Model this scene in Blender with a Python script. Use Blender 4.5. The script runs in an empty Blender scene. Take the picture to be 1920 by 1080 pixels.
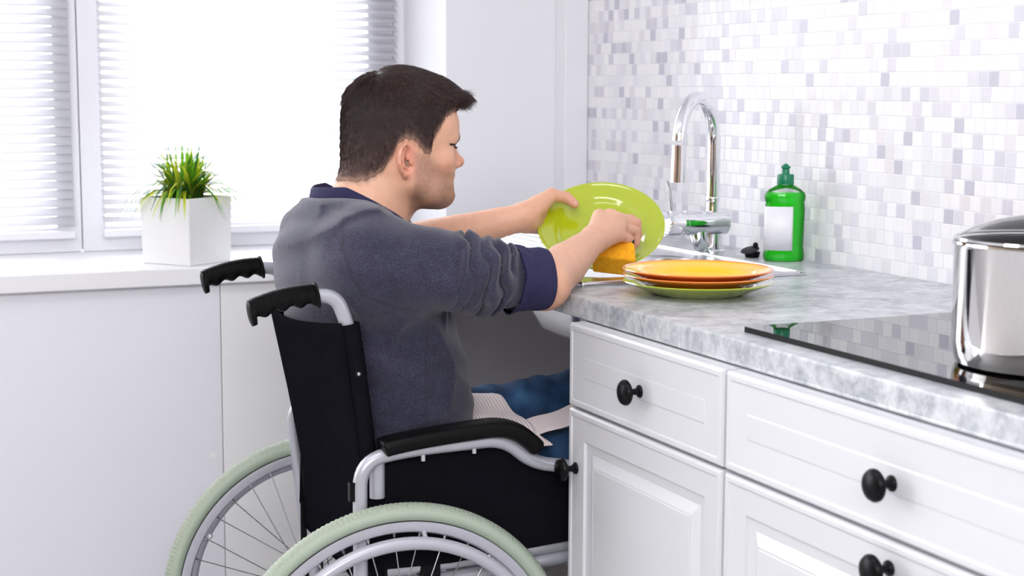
import bpy, bmesh, math, random
import numpy as np
from mathutils import Vector, Matrix
C = bpy.context.scene.collection
scene = bpy.context.scene
PI = math.pi
random.seed(7); RNG = np.random.default_rng(7)

# ------------------------------------------------------------------ camera
F_PX = 2942.0
CAM = np.array([0.0, 0.0, 1.235])
def cam_basis(yaw, pitch, roll):
    y, p, r = (math.radians(a) for a in (yaw, pitch, roll))
    f = np.array([math.sin(y)*math.cos(p), math.cos(y)*math.cos(p), -math.sin(p)])
    rt = np.array([math.cos(y), -math.sin(y), 0.0]); up = np.cross(rt, f)
    return rt*math.cos(r)+up*math.sin(r), -rt*math.sin(r)+up*math.cos(r), f
RT, UP, FW = cam_basis(24.216, 7.25, 0.232)
cd = bpy.data.cameras.new('camera'); cam = bpy.data.objects.new('camera', cd); C.objects.link(cam)
cd.sensor_width = 36; cd.lens = F_PX/1920*36; cd.clip_start = .05
cam.matrix_world = Matrix(((RT[0], UP[0], -FW[0], CAM[0]), (RT[1], UP[1], -FW[1], CAM[1]), (RT[2], UP[2], -FW[2], CAM[2]), (0, 0, 0, 1)))
cd.dof.use_dof = True; cd.dof.focus_distance = 2.62; cd.dof.aperture_fstop = 6.3
scene.camera = cam
scene.view_settings.view_transform = 'Standard'; scene.view_settings.look = 'None'
scene.view_settings.exposure = 0.12; scene.view_settings.gamma = 1; scene.view_settings.use_curve_mapping = False

# ------------------------------------------------------------------ light: bright overcast day outside the windows, soft ambient and an added fill lamp behind the camera
w = bpy.data.worlds.new('world'); scene.world = w; w.use_nodes = True
nt = w.node_tree; bg = nt.nodes['Background']
tc = nt.nodes.new('ShaderNodeTexCoord'); sx = nt.nodes.new('ShaderNodeSeparateXYZ'); mr = nt.nodes.new('ShaderNodeMapRange')
mr.interpolation_type = 'SMOOTHSTEP'
mr.inputs['From Min'].default_value = .1; mr.inputs['From Max'].default_value = .75
mr.inputs['To Min'].default_value = .55; mr.inputs['To Max'].default_value = 8.5
nt.links.new(tc.outputs['Generated'], sx.inputs[0]); nt.links.new(sx.outputs['Y'], mr.inputs['Value'])
nt.links.new(mr.outputs[0], bg.inputs['Strength']); bg.inputs['Color'].default_value = (.965, .97, 1, 1)
def area(name, loc, target, sxx, syy, power, col=(1, 1, 1)):
    l = bpy.data.lights.new(name, 'AREA'); l.shape = 'RECTANGLE'; l.size = sxx; l.size_y = syy; l.energy = power; l.color = col
    o = bpy.data.objects.new(name, l); C.objects.link(o); o.location = loc
    o.rotation_euler = (Vector(target)-Vector(loc)).to_track_quat('-Z', 'Y').to_euler(); return o
area('ceiling_light', (.35, 1.5, 2.5), (.7, 2.1, .8), 1.3, .35, 9, (.97, .98, 1))
area('fill_light', (-.9, -1.3, 2.25), (.7, 3.2, .4), 2.4, .9, 78, (.96, .98, 1))  # unseen fill lamp, added behind the camera to brighten the fronts

# ------------------------------------------------------------------ materials
def mat(name, col, rough=.5, metal=0, **kw):
    m = bpy.data.materials.new(name); m.use_nodes = True
    b = m.node_tree.nodes['Principled BSDF']
    b.inputs['Base Color'].default_value = (*col, 1); b.inputs['Roughness'].default_value = rough; b.inputs['Metallic'].default_value = metal
    for k, v in kw.items():
        b.inputs[k.replace('_', ' ')].default_value = v
    return m
def srgb(r, g, b):
    f = lambda c: (c/255/12.92 if c/255 <= .04045 else ((c/255+.055)/1.055)**2.4)
    return (f(r), f(g), f(b))
class NT:
    def __init__(s, m): s.t = m.node_tree; s.b = s.t.nodes['Principled BSDF']
    def n(s, ty, **kw):
        x = s.t.nodes.new(ty)
        for k, v in kw.items():
            if k.startswith('i_'):
                key = k[2:]; key = int(key) if key.isdigit() else key.replace('_', ' ')
                x.inputs[key].default_value = v
            else: setattr(x, k, v)
        return x
    def l(s, a, b): s.t.links.new(a, b)
    def math(s, op, a, b=None, c=None):
        x = s.t.nodes.new('ShaderNodeMath'); x.operation = op
        for i, v in enumerate((a, b, c)):
            if v is None: continue
            if isinstance(v, (int, float)): x.inputs[i].default_value = v
            else: s.l(v, x.inputs[i])
        return x.outputs[0]
    def ramp(s, fac, stops, interp='LINEAR'):
        r = s.t.nodes.new('ShaderNodeValToRGB'); r.color_ramp.interpolation = interp
        e = r.color_ramp.elements
        while len(e) < len(stops): e.new(.5)
        for i, (p, c) in enumerate(stops): e[i].position = p; e[i].color = (*c, 1)
        s.l(fac, r.inputs[0]); return r.outputs[0]
    def bump(s, h, strength=.3, dist=.001):
        b = s.t.nodes.new('ShaderNodeBump'); b.inputs['Strength'].default_value = strength; b.inputs['Distance'].default_value = dist
        s.l(h, b.inputs['Height']); s.l(b.outputs[0], s.b.inputs['Normal'])
def noise_mat(name, stops, scale, rough=.5, detail=4, bump=0, bdist=.001, stretch=(1, 1, 1), bscale=None, **kw):
    m = mat(name, stops[0][1], rough, **kw); t = NT(m)
    co = t.n('ShaderNodeTexCoord'); mp = t.n('ShaderNodeMapping'); mp.inputs['Scale'].default_value = stretch
    t.l(co.outputs['Object'], mp.inputs[0])
    nz = t.n('ShaderNodeTexNoise', i_Scale=scale, i_Detail=detail); t.l(mp.outputs[0], nz.inputs['Vector'])
    t.l(t.ramp(nz.outputs['Fac'], stops), t.b.inputs['Base Color'])
    if bump:
        if bscale:
            n2 = t.n('ShaderNodeTexNoise', i_Scale=bscale, i_Detail=3); t.l(mp.outputs[0], n2.inputs['Vector']); t.bump(n2.outputs['Fac'], bump, bdist)
        else: t.bump(nz.outputs['Fac'], bump, bdist)
    return m
M = {}
M['white_paint'] = noise_mat('white_paint', [(0, srgb(232, 232, 238)), (1, srgb(238, 238, 243))], 3, .6, bump=.05)
M['ceiling_paint'] = mat('ceiling_paint', srgb(238, 238, 240), .7)
M['panel_white'] = noise_mat('panel_white', [(0, srgb(238, 238, 246)), (1, srgb(242, 242, 249))], 2, .35, bump=.02)
M['panel_warm'] = noise_mat('panel_warm', [(0, srgb(245, 245, 246)), (1, srgb(248, 248, 248))], 2, .4, bump=.02)
M['sill'] = mat('sill_white', srgb(243, 243, 246), .3)
M['frame'] = mat('window_frame_white', srgb(236, 236, 242), .3)
M['slat'] = mat('blind_slat', srgb(244, 244, 248), .4, Transmission_Weight=.0)
_t = M['slat'].node_tree; _o = _t.nodes['Material Output']; _m = _t.nodes.new('ShaderNodeMixShader'); _m.inputs[0].default_value = .45; _l = _t.nodes.new('ShaderNodeBsdfTranslucent'); _l.inputs[0].default_value = (.9, .9, .93, 1)
_t.links.new(_t.nodes['Principled BSDF'].outputs[0], _m.inputs[1]); _t.links.new(_l.outputs[0], _m.inputs[2]); _t.links.new(_m.outputs[0], _o.inputs[0])
M['cabinet'] = noise_mat('cabinet_white', [(0, srgb(212, 213, 218)), (1, srgb(216, 217, 221))], 3, .3, bump=.02)
M['cabinet_body'] = mat('cabinet_body', srgb(222, 222, 226), .5)
M['black'] = mat('black_satin', (.003, .003, .004), .36, Specular_IOR_Level=.16)
M['chrome'] = mat('chrome', (.86, .87, .9), .05, 1)
M['steel'] = noise_mat('brushed_steel', [(0, (.62, .62, .64)), (1, (.72, .72, .74))], 60, .22, metal=1, bump=.03, stretch=(1, .1, 1))
M['pot_steel'] = mat('polished_steel', (.78, .77, .76), .06, 1)
M['floor'] = noise_mat('floor_wood', [(.3, srgb(176, 174, 176)), (.7, srgb(194, 192, 194))], 6, .4, stretch=(6, 1, 1))
M['soil'] = noise_mat('soil', [(0, srgb(40, 34, 28)), (1, srgb(70, 60, 50))], 90, .9)
M['ceramic_white'] = noise_mat('pot_white', [(0, srgb(232, 232, 234)), (1, srgb(240, 240, 242))], 14, .55, bump=.25, bdist=.004)
def tile_material():
    m = mat('mosaic_tile', (.8, .8, .8), .16); t = NT(m); P = .0262
    co = t.n('ShaderNodeTexCoord'); s = t.n('ShaderNodeSeparateXYZ'); t.l(co.outputs['Object'], s.inputs[0])
    v = t.math('DIVIDE', t.math('SUBTRACT', s.outputs['Z'], .9), P); row = t.math('FLOOR', v)
    wr = t.n('ShaderNodeTexWhiteNoise', noise_dimensions='1D'); t.l(row, wr.inputs['W'])
    u = t.math('ADD', t.math('DIVIDE', s.outputs['Y'], P), wr.outputs['Value']); colm = t.math('FLOOR', u)
    cb = t.n('ShaderNodeCombineXYZ'); t.l(row, cb.inputs[0]); t.l(colm, cb.inputs[1])
    wn = t.n('ShaderNodeTexWhiteNoise', noise_dimensions='3D'); t.l(cb.outputs[0], wn.inputs['Vector'])
    c = t.ramp(wn.outputs['Value'], [(0, srgb(241, 241, 243)), (.24, srgb(235, 235, 239)), (.44, srgb(229, 229, 235)), (.56, srgb(240, 239, 242)), (.68, srgb(219, 218, 226)), (.77, srgb(227, 224, 228)), (.84, srgb(210, 209, 219)), (.94, srgb(196, 195, 208))], 'CONSTANT')
    # brushed streaks inside each tile
    mp = t.n('ShaderNodeMapping'); mp.inputs['Scale'].default_value = (1, 420, 12); t.l(co.outputs['Object'], mp.inputs[0])
    nz = t.n('ShaderNodeTexNoise', i_Scale=1.0, i_Detail=2); t.l(mp.outputs[0], nz.inputs['Vector'])
    hs = t.n('ShaderNodeHueSaturation'); t.l(c, hs.inputs['Color'])
    t.l(t.math('MULTIPLY_ADD', nz.outputs['Fac'], .14, .93), hs.inputs['Value'])
    fu = t.math('ABSOLUTE', t.math('SUBTRACT', t.math('FRACT', u), .5)); fv = t.math('ABSOLUTE', t.math('SUBTRACT', t.math('FRACT', v), .5))
    e = t.math('MAXIMUM', fu, fv); gr = t.math('GREATER_THAN', e, .468)
    mx = t.n('ShaderNodeMix', data_type='RGBA'); t.l(gr, mx.inputs['Factor']); t.l(hs.outputs[0], mx.inputs[6]); mx.inputs[7].default_value = (*srgb(226, 225, 232), 1)
    t.l(mx.outputs[2], t.b.inputs['Base Color'])
    t.l(t.math('MULTIPLY_ADD', gr, .4, .2), t.b.inputs['Roughness'])
    t.bump(t.math('SUBTRACT', 1.0, t.math('SMOOTH_MAX', t.math('MULTIPLY', t.math('SUBTRACT', e, .44), 18), 0.0, .2)), .35, .001)
    return m
M['tile'] = tile_material()
def worktop_material():
    m = mat('grey_stone_laminate', (.4, .4, .4), .3); t = NT(m)
    co = t.n('ShaderNodeTexCoord'); mp = t.n('ShaderNodeMapping'); mp.inputs['Scale'].default_value = (1.0, 1.0, 1); t.l(co.outputs['Object'], mp.inputs[0])
    n1 = t.n('ShaderNodeTexNoise', i_Scale=16, i_Detail=9, i_Roughness=.66, i_Distortion=1.2); t.l(mp.outputs[0], n1.inputs['Vector'])
    n2 = t.n('ShaderNodeTexNoise', i_Scale=75, i_Detail=5, i_Roughness=.7); t.l(mp.outputs[0], n2.inputs['Vector'])
    f = t.math('ADD', t.math('MULTIPLY', n1.outputs['Fac'], .62), t.math('MULTIPLY', n2.outputs['Fac'], .38))
    c = t.ramp(f, [(.33, srgb(128, 133, 140)), (.45, srgb(168, 172, 178)), (.54, srgb(194, 197, 201)), (.68, srgb(222, 224, 228))])
    t.l(c, t.b.inputs['Base Color']); t.bump(n2.outputs['Fac'], .06, .001); return m
M['worktop'] = worktop_material()
def glass_material(name, col=(1, 1, 1), rough=0.0):
    m = bpy.data.materials.new(name); m.use_nodes = True; t = m.node_tree; t.nodes.clear()
    o = t.nodes.new('ShaderNodeOutputMaterial'); mx = t.nodes.new('ShaderNodeMixShader'); tr = t.nodes.new('ShaderNodeBsdfTransparent'); gl = t.nodes.new('ShaderNodeBsdfGlossy'); fr = t.nodes.new('ShaderNodeFresnel')
    fr.inputs[0].default_value = 1.45; tr.inputs[0].default_value = (*col, 1); gl.inputs['Roughness'].default_value = rough
    t.links.new(fr.outputs[0], mx.inputs[0]); t.links.new(tr.outputs[0], mx.inputs[1]); t.links.new(gl.outputs[0], mx.inputs[2]); t.links.new(mx.outputs[0], o.inputs[0]); return m
M['pane'] = glass_material('window_glass', (.98, .99, .99))
M['clear_plastic'] = glass_material('clear_plastic', (.93, .96, .94), .03)
M['green_liquid'] = mat('green_liquid', (.02, .93, .02), .02, Transmission_Weight=.5, IOR=1.33)
M['cap_green'] = mat('cap_green', srgb(0, 122, 84), .3)
M['label'] = mat('label_white', srgb(236, 236, 242), .4)
M['hob'] = mat('black_glass', (.003, .003, .004), .015, IOR=2.3)
M['lime'] = mat('lime_glaze', srgb(176, 192, 26), .10, Coat_Weight=1.0, Coat_Roughness=.03)
M['orange'] = mat('orange_glaze', srgb(247, 142, 66), .12, Coat_Weight=.5)
M['yellow'] = mat('yellow_glaze', srgb(255, 198, 4), .12, Coat_Weight=.5)
M['sponge'] = noise_mat('sponge_yellow', [(.35, srgb(240, 160, 10)), (.6, srgb(250, 180, 20))], 160, .9, bump=.5, bdist=.001)
M['scour'] = noise_mat('scourer_green', [(.3, srgb(10, 40, 26)), (.7, srgb(20, 66, 44))], 300, .95, bump=.8)
M['silver'] = mat('silver_powder', srgb(186, 187, 196), .32, .35)
M['rim'] = mat('rim_silver', srgb(190, 190, 200), .35, .3)
M['spoke'] = mat('spoke_steel', (.5, .5, .52), .2, .9)
def tyre_material():
    m = mat('tyre_grey_green', srgb(172, 190, 172), .55); t = NT(m)
    at_ = t.n('ShaderNodeAttribute', attribute_name='tread'); co = t.n('ShaderNodeTexCoord')
    nz = t.n('ShaderNodeTexNoise', i_Scale=300, i_Detail=4); t.l(co.outputs['Object'], nz.inputs['Vector'])
    k = t.math('MULTIPLY', at_.outputs['Fac'], t.math('MULTIPLY_ADD', nz.outputs['Fac'], 1.2, -.15))
    mx = t.n('ShaderNodeMix', data_type='RGBA'); t.l(k, mx.inputs['Factor'])
    mx.inputs[6].default_value = (*srgb(172, 186, 168), 1); mx.inputs[7].default_value = (*srgb(138, 140, 128), 1)
    t.l(mx.outputs[2], t.b.inputs['Base Color']); return m
M['tyre'] = tyre_material()
M['vinyl'] = noise_mat('black_nylon', [(0, (.006, .006, .0085)), (1, (.009, .009, .0125))], 40, .8, bump=.15, bscale=700, Specular_IOR_Level=.0)
M['pad'] = mat('black_foam', (.003, .003, .0034), .42, Specular_IOR_Level=.14)
M['rubber'] = mat('black_rubber', (.003, .003, .0034), .42, Specular_IOR_Level=.14)
M['bolt'] = mat('bolt_white', srgb(205, 205, 210), .3, .3)
def sweater_material():
    m = mat('heather_knit', (.05, .05, .08), .9, Sheen_Weight=.25, Sheen_Roughness=.5); t = NT(m)
    co = t.n('ShaderNodeTexCoord')
    n1 = t.n('ShaderNodeTexNoise', i_Scale=640, i_Detail=3, i_Roughness=.7); t.l(co.outputs['Object'], n1.inputs['Vector'])
    n2 = t.n('ShaderNodeTexNoise', i_Scale=55, i_Detail=3); t.l(co.outputs['Object'], n2.inputs['Vector'])
    f = t.math('ADD', t.math('MULTIPLY', n1.outputs['Fac'], .9), t.math('MULTIPLY', n2.outputs['Fac'], .1))
    c = t.ramp(f, [(.36, srgb(23, 22, 39)), (.52, srgb(45, 44, 66)), (.68, srgb(80, 79, 103))])
    at_ = t.n('ShaderNodeAttribute', attribute_name='seam')
    mx = t.n('ShaderNodeMix', data_type='RGBA'); t.l(at_.outputs['Fac'], mx.inputs['Factor']); t.l(c, mx.inputs[6]); mx.inputs[7].default_value = (*srgb(34, 33, 50), 1)
    t.l(mx.outputs[2], t.b.inputs['Base Color']); t.bump(n1.outputs['Fac'], .5, .0012); return m
M['sweater'] = sweater_material()
M['rib'] = noise_mat('navy_rib', [(.3, srgb(30, 28, 62)), (.7, srgb(40, 38, 78))], 300, .9, bump=.3)
M['denim'] = noise_mat('denim', [(.3, srgb(14, 36, 66)), (.55, srgb(26, 62, 100)), (.8, srgb(62, 104, 142))], 16, .85, detail=8, bump=.3, bscale=500)
def skin_material():
    m = mat('skin', (.7, .45, .35), .48, Subsurface_Weight=.12, Subsurface_Scale=.01); t = NT(m)
    t.b.inputs['Subsurface Radius'].default_value = (1, .35, .2)
    at_ = t.n('ShaderNodeAttribute', attribute_name='Col'); co = t.n('ShaderNodeTexCoord')
    st = t.n('ShaderNodeAttribute', attribute_name='stubble')
    n1 = t.n('ShaderNodeTexNoise', i_Scale=70, i_Detail=5); t.l(co.outputs['Object'], n1.inputs['Vector'])
    n2 = t.n('ShaderNodeTexNoise', i_Scale=900, i_Detail=2); t.l(co.outputs['Object'], n2.inputs['Vector'])
    hs = t.n('ShaderNodeHueSaturation'); t.l(at_.outputs['Color'], hs.inputs['Color']); t.l(t.math('MULTIPLY_ADD', n1.outputs['Fac'], .24, .88), hs.inputs['Value'])
    k = t.math('MULTIPLY', st.outputs['Fac'], t.math('MULTIPLY_ADD', n2.outputs['Fac'], 1.5, -.05)); k = t.math('MINIMUM', k, .92)
    mx = t.n('ShaderNodeMix', data_type='RGBA'); t.l(k, mx.inputs['Factor']); t.l(hs.outputs[0], mx.inputs[6]); mx.inputs[7].default_value = (*srgb(84, 56, 48), 1)
    t.l(mx.outputs[2], t.b.inputs['Base Color']); t.bump(n2.outputs['Fac'], .12, .0006); return m
M['skin'] = skin_material()
M['hair'] = noise_mat('dark_brown_hair', [(.3, srgb(34, 23, 23)), (.7, srgb(74, 52, 48))], 200, .38)
M['hair_base'] = mat('hair_base', srgb(30, 20, 20), .8)
_h = NT(M['hair_base']); _a = _h.n('ShaderNodeAttribute', attribute_name='Col'); _n = _h.n('ShaderNodeTexNoise', i_Scale=500, i_Detail=2); _c = _h.n('ShaderNodeTexCoord'); _h.l(_c.outputs['Object'], _n.inputs['Vector'])
_s = _h.n('ShaderNodeHueSaturation'); _h.l(_a.outputs['Color'], _s.inputs['Color']); _h.l(_h.math('MULTIPLY_ADD', _n.outputs['Fac'], 1.0, .45), _s.inputs['Value']); _h.l(_s.outputs[0], _h.b.inputs['Base Color'])
M['stubble'] = mat('stubble_hair', srgb(128, 88, 72), .6)
M['brow'] = mat('brow_hair', srgb(74, 48, 40), .6)
M['eye'] = mat('eyeball', srgb(225, 215, 210), .1)
def towel_material():
    m = mat('striped_cotton', (.7, .6, .6), .9); t = NT(m)
    at_ = t.n('ShaderNodeAttribute', attribute_name='stripe')
    s = t.math('FRACT', t.math('MULTIPLY', at_.outputs['Fac'], 170.0))
    c = t.ramp(s, [(0, srgb(242, 234, 236)), (.5, srgb(242, 232, 234)), (.64, srgb(216, 190, 186)), (.86, srgb(210, 184, 180)), (1, srgb(242, 234, 236))])
    t.l(c, t.b.inputs['Base Color']); return m
M['towel'] = towel_material()
def grass_material():
    m = mat('grass_blade', (.1, .4, .02), .5, Subsurface_Weight=.0); t = NT(m)
    at_ = t.n('ShaderNodeAttribute', attribute_name='Col'); t.l(at_.outputs['Color'], t.b.inputs['Base Color'])
    tr = t.n('ShaderNodeBsdfTranslucent'); t.l(at_.outputs['Color'], tr.inputs[0]); mx = t.n('ShaderNodeMixShader'); mx.inputs[0].default_value = .5; t.l(t.b.outputs[0], mx.inputs[1]); t.l(tr.outputs[0], mx.inputs[2]); t.l(mx.outputs[0], t.t.nodes['Material Output'].inputs[0]); return m
M['grass'] = grass_material()

# ------------------------------------------------------------------ mesh helpers
def obj(name, verts, faces, m=None, parent=None, smooth=False):
    me = bpy.data.meshes.new(name); me.from_pydata([tuple(map(float, v)) for v in verts], [], [tuple(map(int, f)) for f in faces]); me.update()
    o = bpy.data.objects.new(name, me); C.objects.link(o)
    if m:
        for mm in (m if isinstance(m, (list, tuple)) else [m]): me.materials.append(mm)
    if parent: o.parent = parent
    if smooth: me.shade_smooth()
    return o
def fast_obj(name, V, Fq, m=None, parent=None, smooth=True):
    me = bpy.data.meshes.new(name); V = np.asarray(V, dtype=np.float32); Fq = np.asarray(Fq, dtype=np.int32); k = Fq.shape[1]
    me.vertices.add(len(V)); me.vertices.foreach_set('co', V.ravel())
    me.loops.add(Fq.size); me.loops.foreach_set('vertex_index', Fq.ravel())
    me.polygons.add(len(Fq)); me.polygons.foreach_set('loop_start', np.arange(0, Fq.size, k, dtype=np.int32))
    me.update(calc_edges=True); me.validate()
    if smooth: me.shade_smooth()
    o = bpy.data.objects.new(name, me); C.objects.link(o)
    if m: me.materials.append(m)
    if parent: o.parent = parent
    return o
def attr_f(o, name, vals):
    a = o.data.attributes.new(name, 'FLOAT', 'POINT'); a.data.foreach_set('value', np.asarray(vals, dtype=np.float32))
def attr_c(o, name, cols):
    a = o.data.attributes.new(name, 'FLOAT_COLOR', 'POINT'); cc = np.ones((len(cols), 4), dtype=np.float32); cc[:, :3] = cols; a.data.foreach_set('color', cc.ravel())
class MB:
    """collects shapes that belong to one part"""
    def __init__(s): s.v = []; s.f = []
    def add(s, V, Fc):
        b = len(s.v); s.v += [tuple(map(float, v)) for v in V]; s.f += [tuple(i+b for i in f) for f in Fc]; return s
    def box(s, x0, x1, y0, y1, z0, z1, M4=None):
        V = [Vector((x, y, z)) for x in (x0, x1) for y in (y0, y1) for z in (z0, z1)]
        if M4: V = [M4 @ v for v in V]
        return s.add(V, [(0, 1, 3, 2), (4, 6, 7, 5), (0, 4, 5, 1), (2, 3, 7, 6), (0, 2, 6, 4), (1, 5, 7, 3)])
    def lathe(s, prof, n=48, M4=None, sx=1, sy=1, close=True):
        V = []; k = len(prof)
        for i in range(n):
            a = 2*PI*i/n
            for r, z in prof: V.append(Vector((r*math.cos(a)*sx, r*math.sin(a)*sy, z)))
        if M4: V = [M4 @ v for v in V]
        Fc = [(i*k+j, ((i+1) % n)*k+j, ((i+1) % n)*k+j+1, i*k+j+1) for i in range(n) for j in range(k-1)]
        if close:
            Fc.append(tuple(i*k for i in range(n))[::-1]); Fc.append(tuple(i*k+k-1 for i in range(n)))
        return s.add(V, Fc)
    def tube(s, pts, r, n=16, cap=True, sub=6, oval=1.0, up=None):
        P = smooth_path(pts, sub) if sub > 1 else [Vector(p) for p in pts]
        R = r if isinstance(r, (list, tuple)) else None; V = []; N = len(P); prev = None
        for i, p in enumerate(P):
            t = (P[min(i+1, N-1)]-P[max(i-1, 0)]).normalized()
            if prev is None:
                a = Vector(up) if up else (Vector((0, 0, 1)) if abs(t.z) < .9 else Vector((1, 0, 0)))
                x = t.cross(a).normalized()
            else: x = (prev - t*prev.dot(t)).normalized()
            prev = x; y = t.cross(x)
            rr = r if R is None else np.interp(i/(N-1), np.linspace(0, 1, len(R)), R)
            for k in range(n):
                a = 2*PI*k/n; V.append(p + x*math.cos(a)*rr*oval + y*math.sin(a)*rr)
        Fc = [(i*n+k, i*n+(k+1) % n, (i+1)*n+(k+1) % n, (i+1)*n+k) for i in range(N-1) for k in range(n)]
        if cap: Fc += [tuple(range(n))[::-1], tuple(range((N-1)*n, N*n))]
        return s.add(V, Fc)
    def ball(s, c, r, n=16, sc=(1, 1, 1)):
        prof = [(r*math.sin(PI*j/n), -r*math.cos(PI*j/n)) for j in range(1, n)]
        return s.lathe(prof, n*2, Matrix.Translation(c) @ Matrix.Diagonal((*sc, 1)))
    def build(s, name, m, parent=None, smooth=True, bevel=0, seg=2, angle=40):
        o = obj(name, s.v, s.f, m, parent)
        if smooth:
            bm = bmesh.new(); bm.from_mesh(o.data); bmesh.ops.recalc_face_normals(bm, faces=bm.faces); bm.to_mesh(o.data); bm.free()
            o.data.shade_smooth(); o.data.set_sharp_from_angle(angle=math.radians(angle))
        if bevel:
            b = o.modifiers.new('bevel', 'BEVEL'); b.width = bevel; b.segments = seg; b.limit_method = 'ANGLE'; b.angle_limit = math.radians(35); b.harden_normals = True
        return o
def smooth_path(pts, sub=6):
    P = [Vector(p) for p in pts]
    if len(P) < 3: return P
    out = []
    for i in range(len(P)-1):
        p0 = P[max(i-1, 0)]; p1 = P[i]; p2 = P[i+1]; p3 = P[min(i+2, len(P)-1)]
        for k in range(sub):
            t = k/sub
            out.append(.5*((2*p1)+(p2-p0)*t+(2*p0-5*p1+4*p2-p3)*t*t+(3*p1-p0-3*p2+p3)*t**3))
    out.append(P[-1]); return out
def corner_path(pts, rad=.03, seg=6):
    """polyline with rounded corners"""
    P = [Vector(p) for p in pts]; out = [P[0]]
    for i in range(1, len(P)-1):
        a, b, c = P[i-1], P[i], P[i+1]; r = min(rad, (a-b).length*.49, (c-b).length*.49)
        s = b+(a-b).normalized()*r; e = b+(c-b).normalized()*r
        for k in range(seg+1):
            t = k/seg; out.append((1-t)**2*s+2*t*(1-t)*b+t*t*e)
    out.append(P[-1]); return out
def empty(name, loc, rz=0): 
    o = bpy.data.objects.new(name, None); C.objects.link(o); o.location = loc; o.rotation_euler = (0, 0, rz); o.empty_display_size = .05; return o
def tag(o, label, cat, group=None, kind=None):
    o['label'] = label; o['category'] = cat
    if group: o['group'] = group
    if kind: o['kind'] = kind
    return o
def struct(o): o['kind'] = 'structure'; return o
def dup(root, loc, label, group=None):
    def cp(o, parent):
        c = o.copy(); C.objects.link(c); c.parent = parent
        for ch in list(o.children): cp(ch, c)
        return c
    r = cp(root, None); r.location = loc; r['label'] = label
    if group: r['group'] = group
    return r

# ------------------------------------------------------------------ room shell
XW, YE, YN = 1.80, 3.54, 3.92        # tiled wall, end wall, window plane
struct(MB().box(-3, 2.0, -2.5, 4.2, -.05, 0).build('floor', M['floor'], smooth=False))
struct(MB().box(-3, 2.0, -.6, 4.2, 2.6, 2.66).build('ceiling', M['ceiling_paint'], smooth=False))
struct(MB().box(XW, XW+.12, -.6, YE+.1, 0, 2.6).build('wall_right', M['tile'], smooth=False))
struct(MB().box(1.44, XW+.12, 3.60, 4.2, 0, 2.6).build('wall_end', M['white_paint'], smooth=False))
struct(MB().box(1.735, XW, YE, 3.60, 0, 2.6).build('trim_1', M['white_paint'], smooth=False, bevel=.004))
# wall under and above the window
struct(MB().box(-1.6, 1.44, YN, YN+.12, 0, .80).box(-1.6, 1.44, YN, YN+.12, 2.25, 2.6).build('wall_window', M['white_paint'], smooth=False))
# boxed-in panels below the sill
struct(MB().box(-1.6, .846, 3.50, 3.52, 0.0, .795).build('trim_2', M['panel_white'], smooth=False, bevel=.002))
struct(MB().box(.8475, 1.405, 3.50, 3.52, 0.0, .795).build('trim_3', M['panel_warm'], smooth=False, bevel=.002))
struct(MB().lathe([(.0001, .0), (.007, .0), (.006, .0003), (.0001, .0004)], 20, Matrix.Translation((.823, 3.50, .394)) @ Matrix.Rotation(PI/2, 4, 'X')).build('trim_4', M['panel_warm']))
M['shade_panel'] = mat('recess_shade_grey', srgb(196, 194, 200), .35)  # grey stands in for the shade under the worktop
struct(MB().box(1.41, 1.785, 3.530, 3.537, 0, .862).build('recess_shade_1', M['shade_panel'], smooth=False))  # sheets added over the white walls, recess shade put into their colour
struct(MB().box(1.785, 1.798, 2.26, 3.53, 0, .862).build('recess_shade_2', M['shade_panel'], smooth=False))
M['brown_wood'] = noise_mat('brown_wood', [(.3, srgb(52, 33, 24)), (.7, srgb(74, 50, 38))], 5, .5, stretch=(6, 6, 1))
M['beige_wall'] = mat('beige_wall', srgb(132, 116, 98), .7)
struct(MB().box(-3, 1.9, -2.5, -2.4, 0, 2.3).build('wall_rear', M['beige_wall'], smooth=False))
struct(MB().box(-3.1, -3.0, -2.5, 4.0, 0, 2.6).build('wall_left', M['beige_wall'], smooth=False))
struct(MB().box(-2.99, -2.94, -2.3, -1.0, 0, 2.2).build('reflection_panel_3', M['brown_wood'], smooth=False, bevel=.004))  # unseen brown slabs, added to give the steel pan darker reflections
struct(MB().box(.9, 1.7, -2.39, -2.33, 0, 2.05).build('reflection_panel_1', M['brown_wood'], smooth=False, bevel=.004))
struct(MB().box(-2.1, -1.0, -2.39, -2.33, 0, 2.05).build('reflection_panel_2', M['brown_wood'], smooth=False, bevel=.004))
struct(MB().box(-1.6, 1.44, 3.47, YN, .795, .835).build('window_sill', M['sill'], smooth=False, bevel=.004))
bpy.data.objects['window_sill'].name = 'trim_5'
# windows: three sashes with frames, panes
def window(n, x0, x1, fl=.05, fr=.05, z0=.835, z1=2.25):
    y0, y1 = YN-.02, YN+.05; b = .062
    o = MB()
    o.add(*quad_frame(x0, x1, z0, z1, fl, fr, b, y0, y1))
    f = struct(o.build('window_%d' % n, M['frame'], smooth=False, bevel=.004))
    MB().box(x0+fl-.005, x1-fr+.005, YN+.015, YN+.021, z0+b-.005, z1-b+.005).build('pane', M['pane'], f, smooth=False)
    return f
def quad_frame(x0, x1, z0, z1, fl, fr, b, y0, y1):
    V = []
    for y in (y0, y1):
        V += [(x0, y, z0), (x1, y, z0), (x1, y, z1), (x0, y, z1), (x0+fl, y, z0+b), (x1-fr, y, z0+b), (x1-fr, y, z1-b), (x0+fl, y, z1-b)]
    Fc = []
    for i in range(4):
        j = (i+1) % 4
        Fc += [(i, j, 4+j, 4+i), (8+j, 8+i, 12+i, 12+j), (j, i, 8+i, 8+j), (4+i, 4+j, 12+j, 12+i)]
    return V, Fc
XM = .607
window(1, -.55, XM-.001, .06, .058); window(2, XM+.001, 1.412, .056, .07)
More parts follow.
